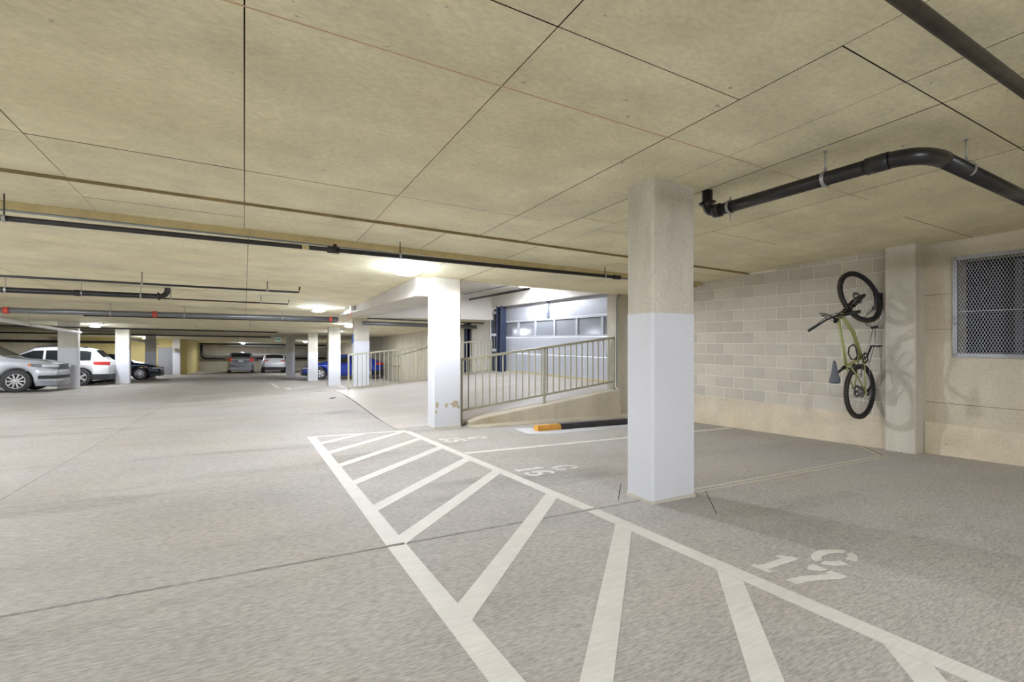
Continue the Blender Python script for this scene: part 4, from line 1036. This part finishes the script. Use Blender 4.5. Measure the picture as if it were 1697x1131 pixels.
# drivetrain on the right-hand side (towards the camera)
cr = MB(); cr.lathe([(.055, .045), (.075, .045), (.078, .048), (.075, .051), (.055, .051), (.055, .045)], B(*BBp), (0, -1, 0), 32)
for k in range(4):
    a = math.pi / 2 * k + .4; cr.bar(B(*BBp, .048), B(BBp[0] + .06 * math.cos(a), BBp[1] + .06 * math.sin(a), .048), .014, .005, (0, 1, 0))
ck = bpart(cr, 'chainring', 'bike_black')
d1 = Vector((.155, -.075))
for s in (1, -1):
    p = (BBp[0] + d1.x * s, BBp[1] + d1.y * s)
    arm = bpart(MB().bar(B(*BBp, s * .065), B(*p, s * .085), .024, .014, (0, 1, 0)), 'crank_arm', 'bike_black')
    pd = MB(); c = B(*p, s * .145); pd.tube([B(*p, s * .085), B(*p, s * .20)], .007, 8)
    for q in (-.045, .045): pd.bar(c + Vector((q, -.05, .01)), c + Vector((q, .05, .01)), .012, .016)
    for q in (-.05, .05): pd.bar(c + Vector((-.045, q, .01)), c + Vector((.045, q, .01)), .012, .016)
    bpart(pd, 'pedal', 'bike_black')
cs = MB()
for k, rr in enumerate((.085, .074, .064, .054, .045, .036, .028)): cs.lathe([(rr - .016, .022 + k * .0045), (rr, .022 + k * .0045), (rr, .0245 + k * .0045), (rr - .016, .0245 + k * .0045)], B(0, 0), (0, -1, 0), 28)
bpart(cs, 'cassette', 'bike_steel')
rd = MB(); rd.tube([B(-.03, -.03, .07), B(-.05, -.06, .075)], .012, 8); rd.tube([B(-.05, -.06, .075), B(.02, -.115, .06)], .010, 8); rd.bar(B(.0, -.09, .055), B(.06, -.16, .055), .026, .016, (0, 1, 0))
rd.lathe([(0, -.004), (.022, -.004), (.022, .004), (0, .004)], B(.01, -.10, .05), (0, 1, 0), 14); rd.lathe([(0, -.004), (.022, -.004), (.022, .004), (0, .004)], B(.06, -.16, .05), (0, 1, 0), 14)
bpart(rd, 'rear_derailleur', 'bike_black')
ch = MB(); ch.tube([B(BBp[0], BBp[1] + .077, .048), B(.05, .055, .045), B(-.03, .03, .045), B(-.045, -.02, .045)], .004, 5); ch.tube([B(BBp[0], BBp[1] - .077, .048), B(.06, -.18, .05)], .004, 5)
bpart(ch, 'chain', 'bike_steel')
bpart(MB().tube([B(.44, .16, .03), B(.50, .20, .065), B(.60, .24, .065), B(.64, .23, .03), B(.60, .21, -.03), B(.52, .19, -.05), B(.44, .16, -.03), B(.44, .16, .03)], .008, 8), 'bottle_cage', 'bike_black')
bpart(MB().tube([B(.375, .17, 0), B(.24, .11, 0)], .022, 10), 'rear_shock', 'bike_black')
# wall hook and lock
hk = empty('bike_hook', (7.69, 3.44, 1.74)); tag(hk, 'black wall hook holding the front wheel of the bicycle', 'wall hook')
MB().box(-.03, .01, -.045, .045, -.10, .12).build('back_plate', 'bike_black', hk)
MB().box(-.075, -.02, -.05, .05, -.11, -.06).build('tray', 'bike_black', hk)
MB().tube([(-.02, 0, .06), (-.10, 0, .06), (-.13, 0, .09), (-.13, 0, .13)], .010, 8).build('hook', 'bike_black', hk)
lk = empty('cable_lock', (7.64, 3.48, 1.50)); tag(lk, 'steel cable lock looped under the wall hook with yellow tag', 'lock')
loop = [Vector((-.0 + .02 * math.sin(t), -.085 * math.sin(t), .02 + .12 * math.cos(t))) for t in [2 * math.pi * i / 20 for i in range(21)]]
MB().tube(loop, .006, 6, False).build('cable', 'bike_steel', lk)
MB().tube([(0, 0, -.10), (-.02, .03, -.28), (-.12, .06, -.55), (-.16, .09, -.8)], .005, 6).build('cable', 'bike_steel', lk)
MB().tube([(0, -.02, -.10), (-.01, -.02, -.32), (-.06, .02, -.6)], .005, 6).build('cable', 'bike_steel', lk)
MB().tube([(0, -.05, -.105), (0, .03, -.115)], .017, 10).build('lock_body', 'bike_black', lk)
MB().tube([(-.02, .10, -.035), (-.02, .125, .005)], .016, 10).build('tag', 'tag_yellow', lk)
MB().tube([(0, .0, .13), (-.02, .08, .06), (-.02, .12, .0), (-.01, .08, -.08), (0, .0, -.105)], .005, 6).build('cable', 'bike_black', lk)
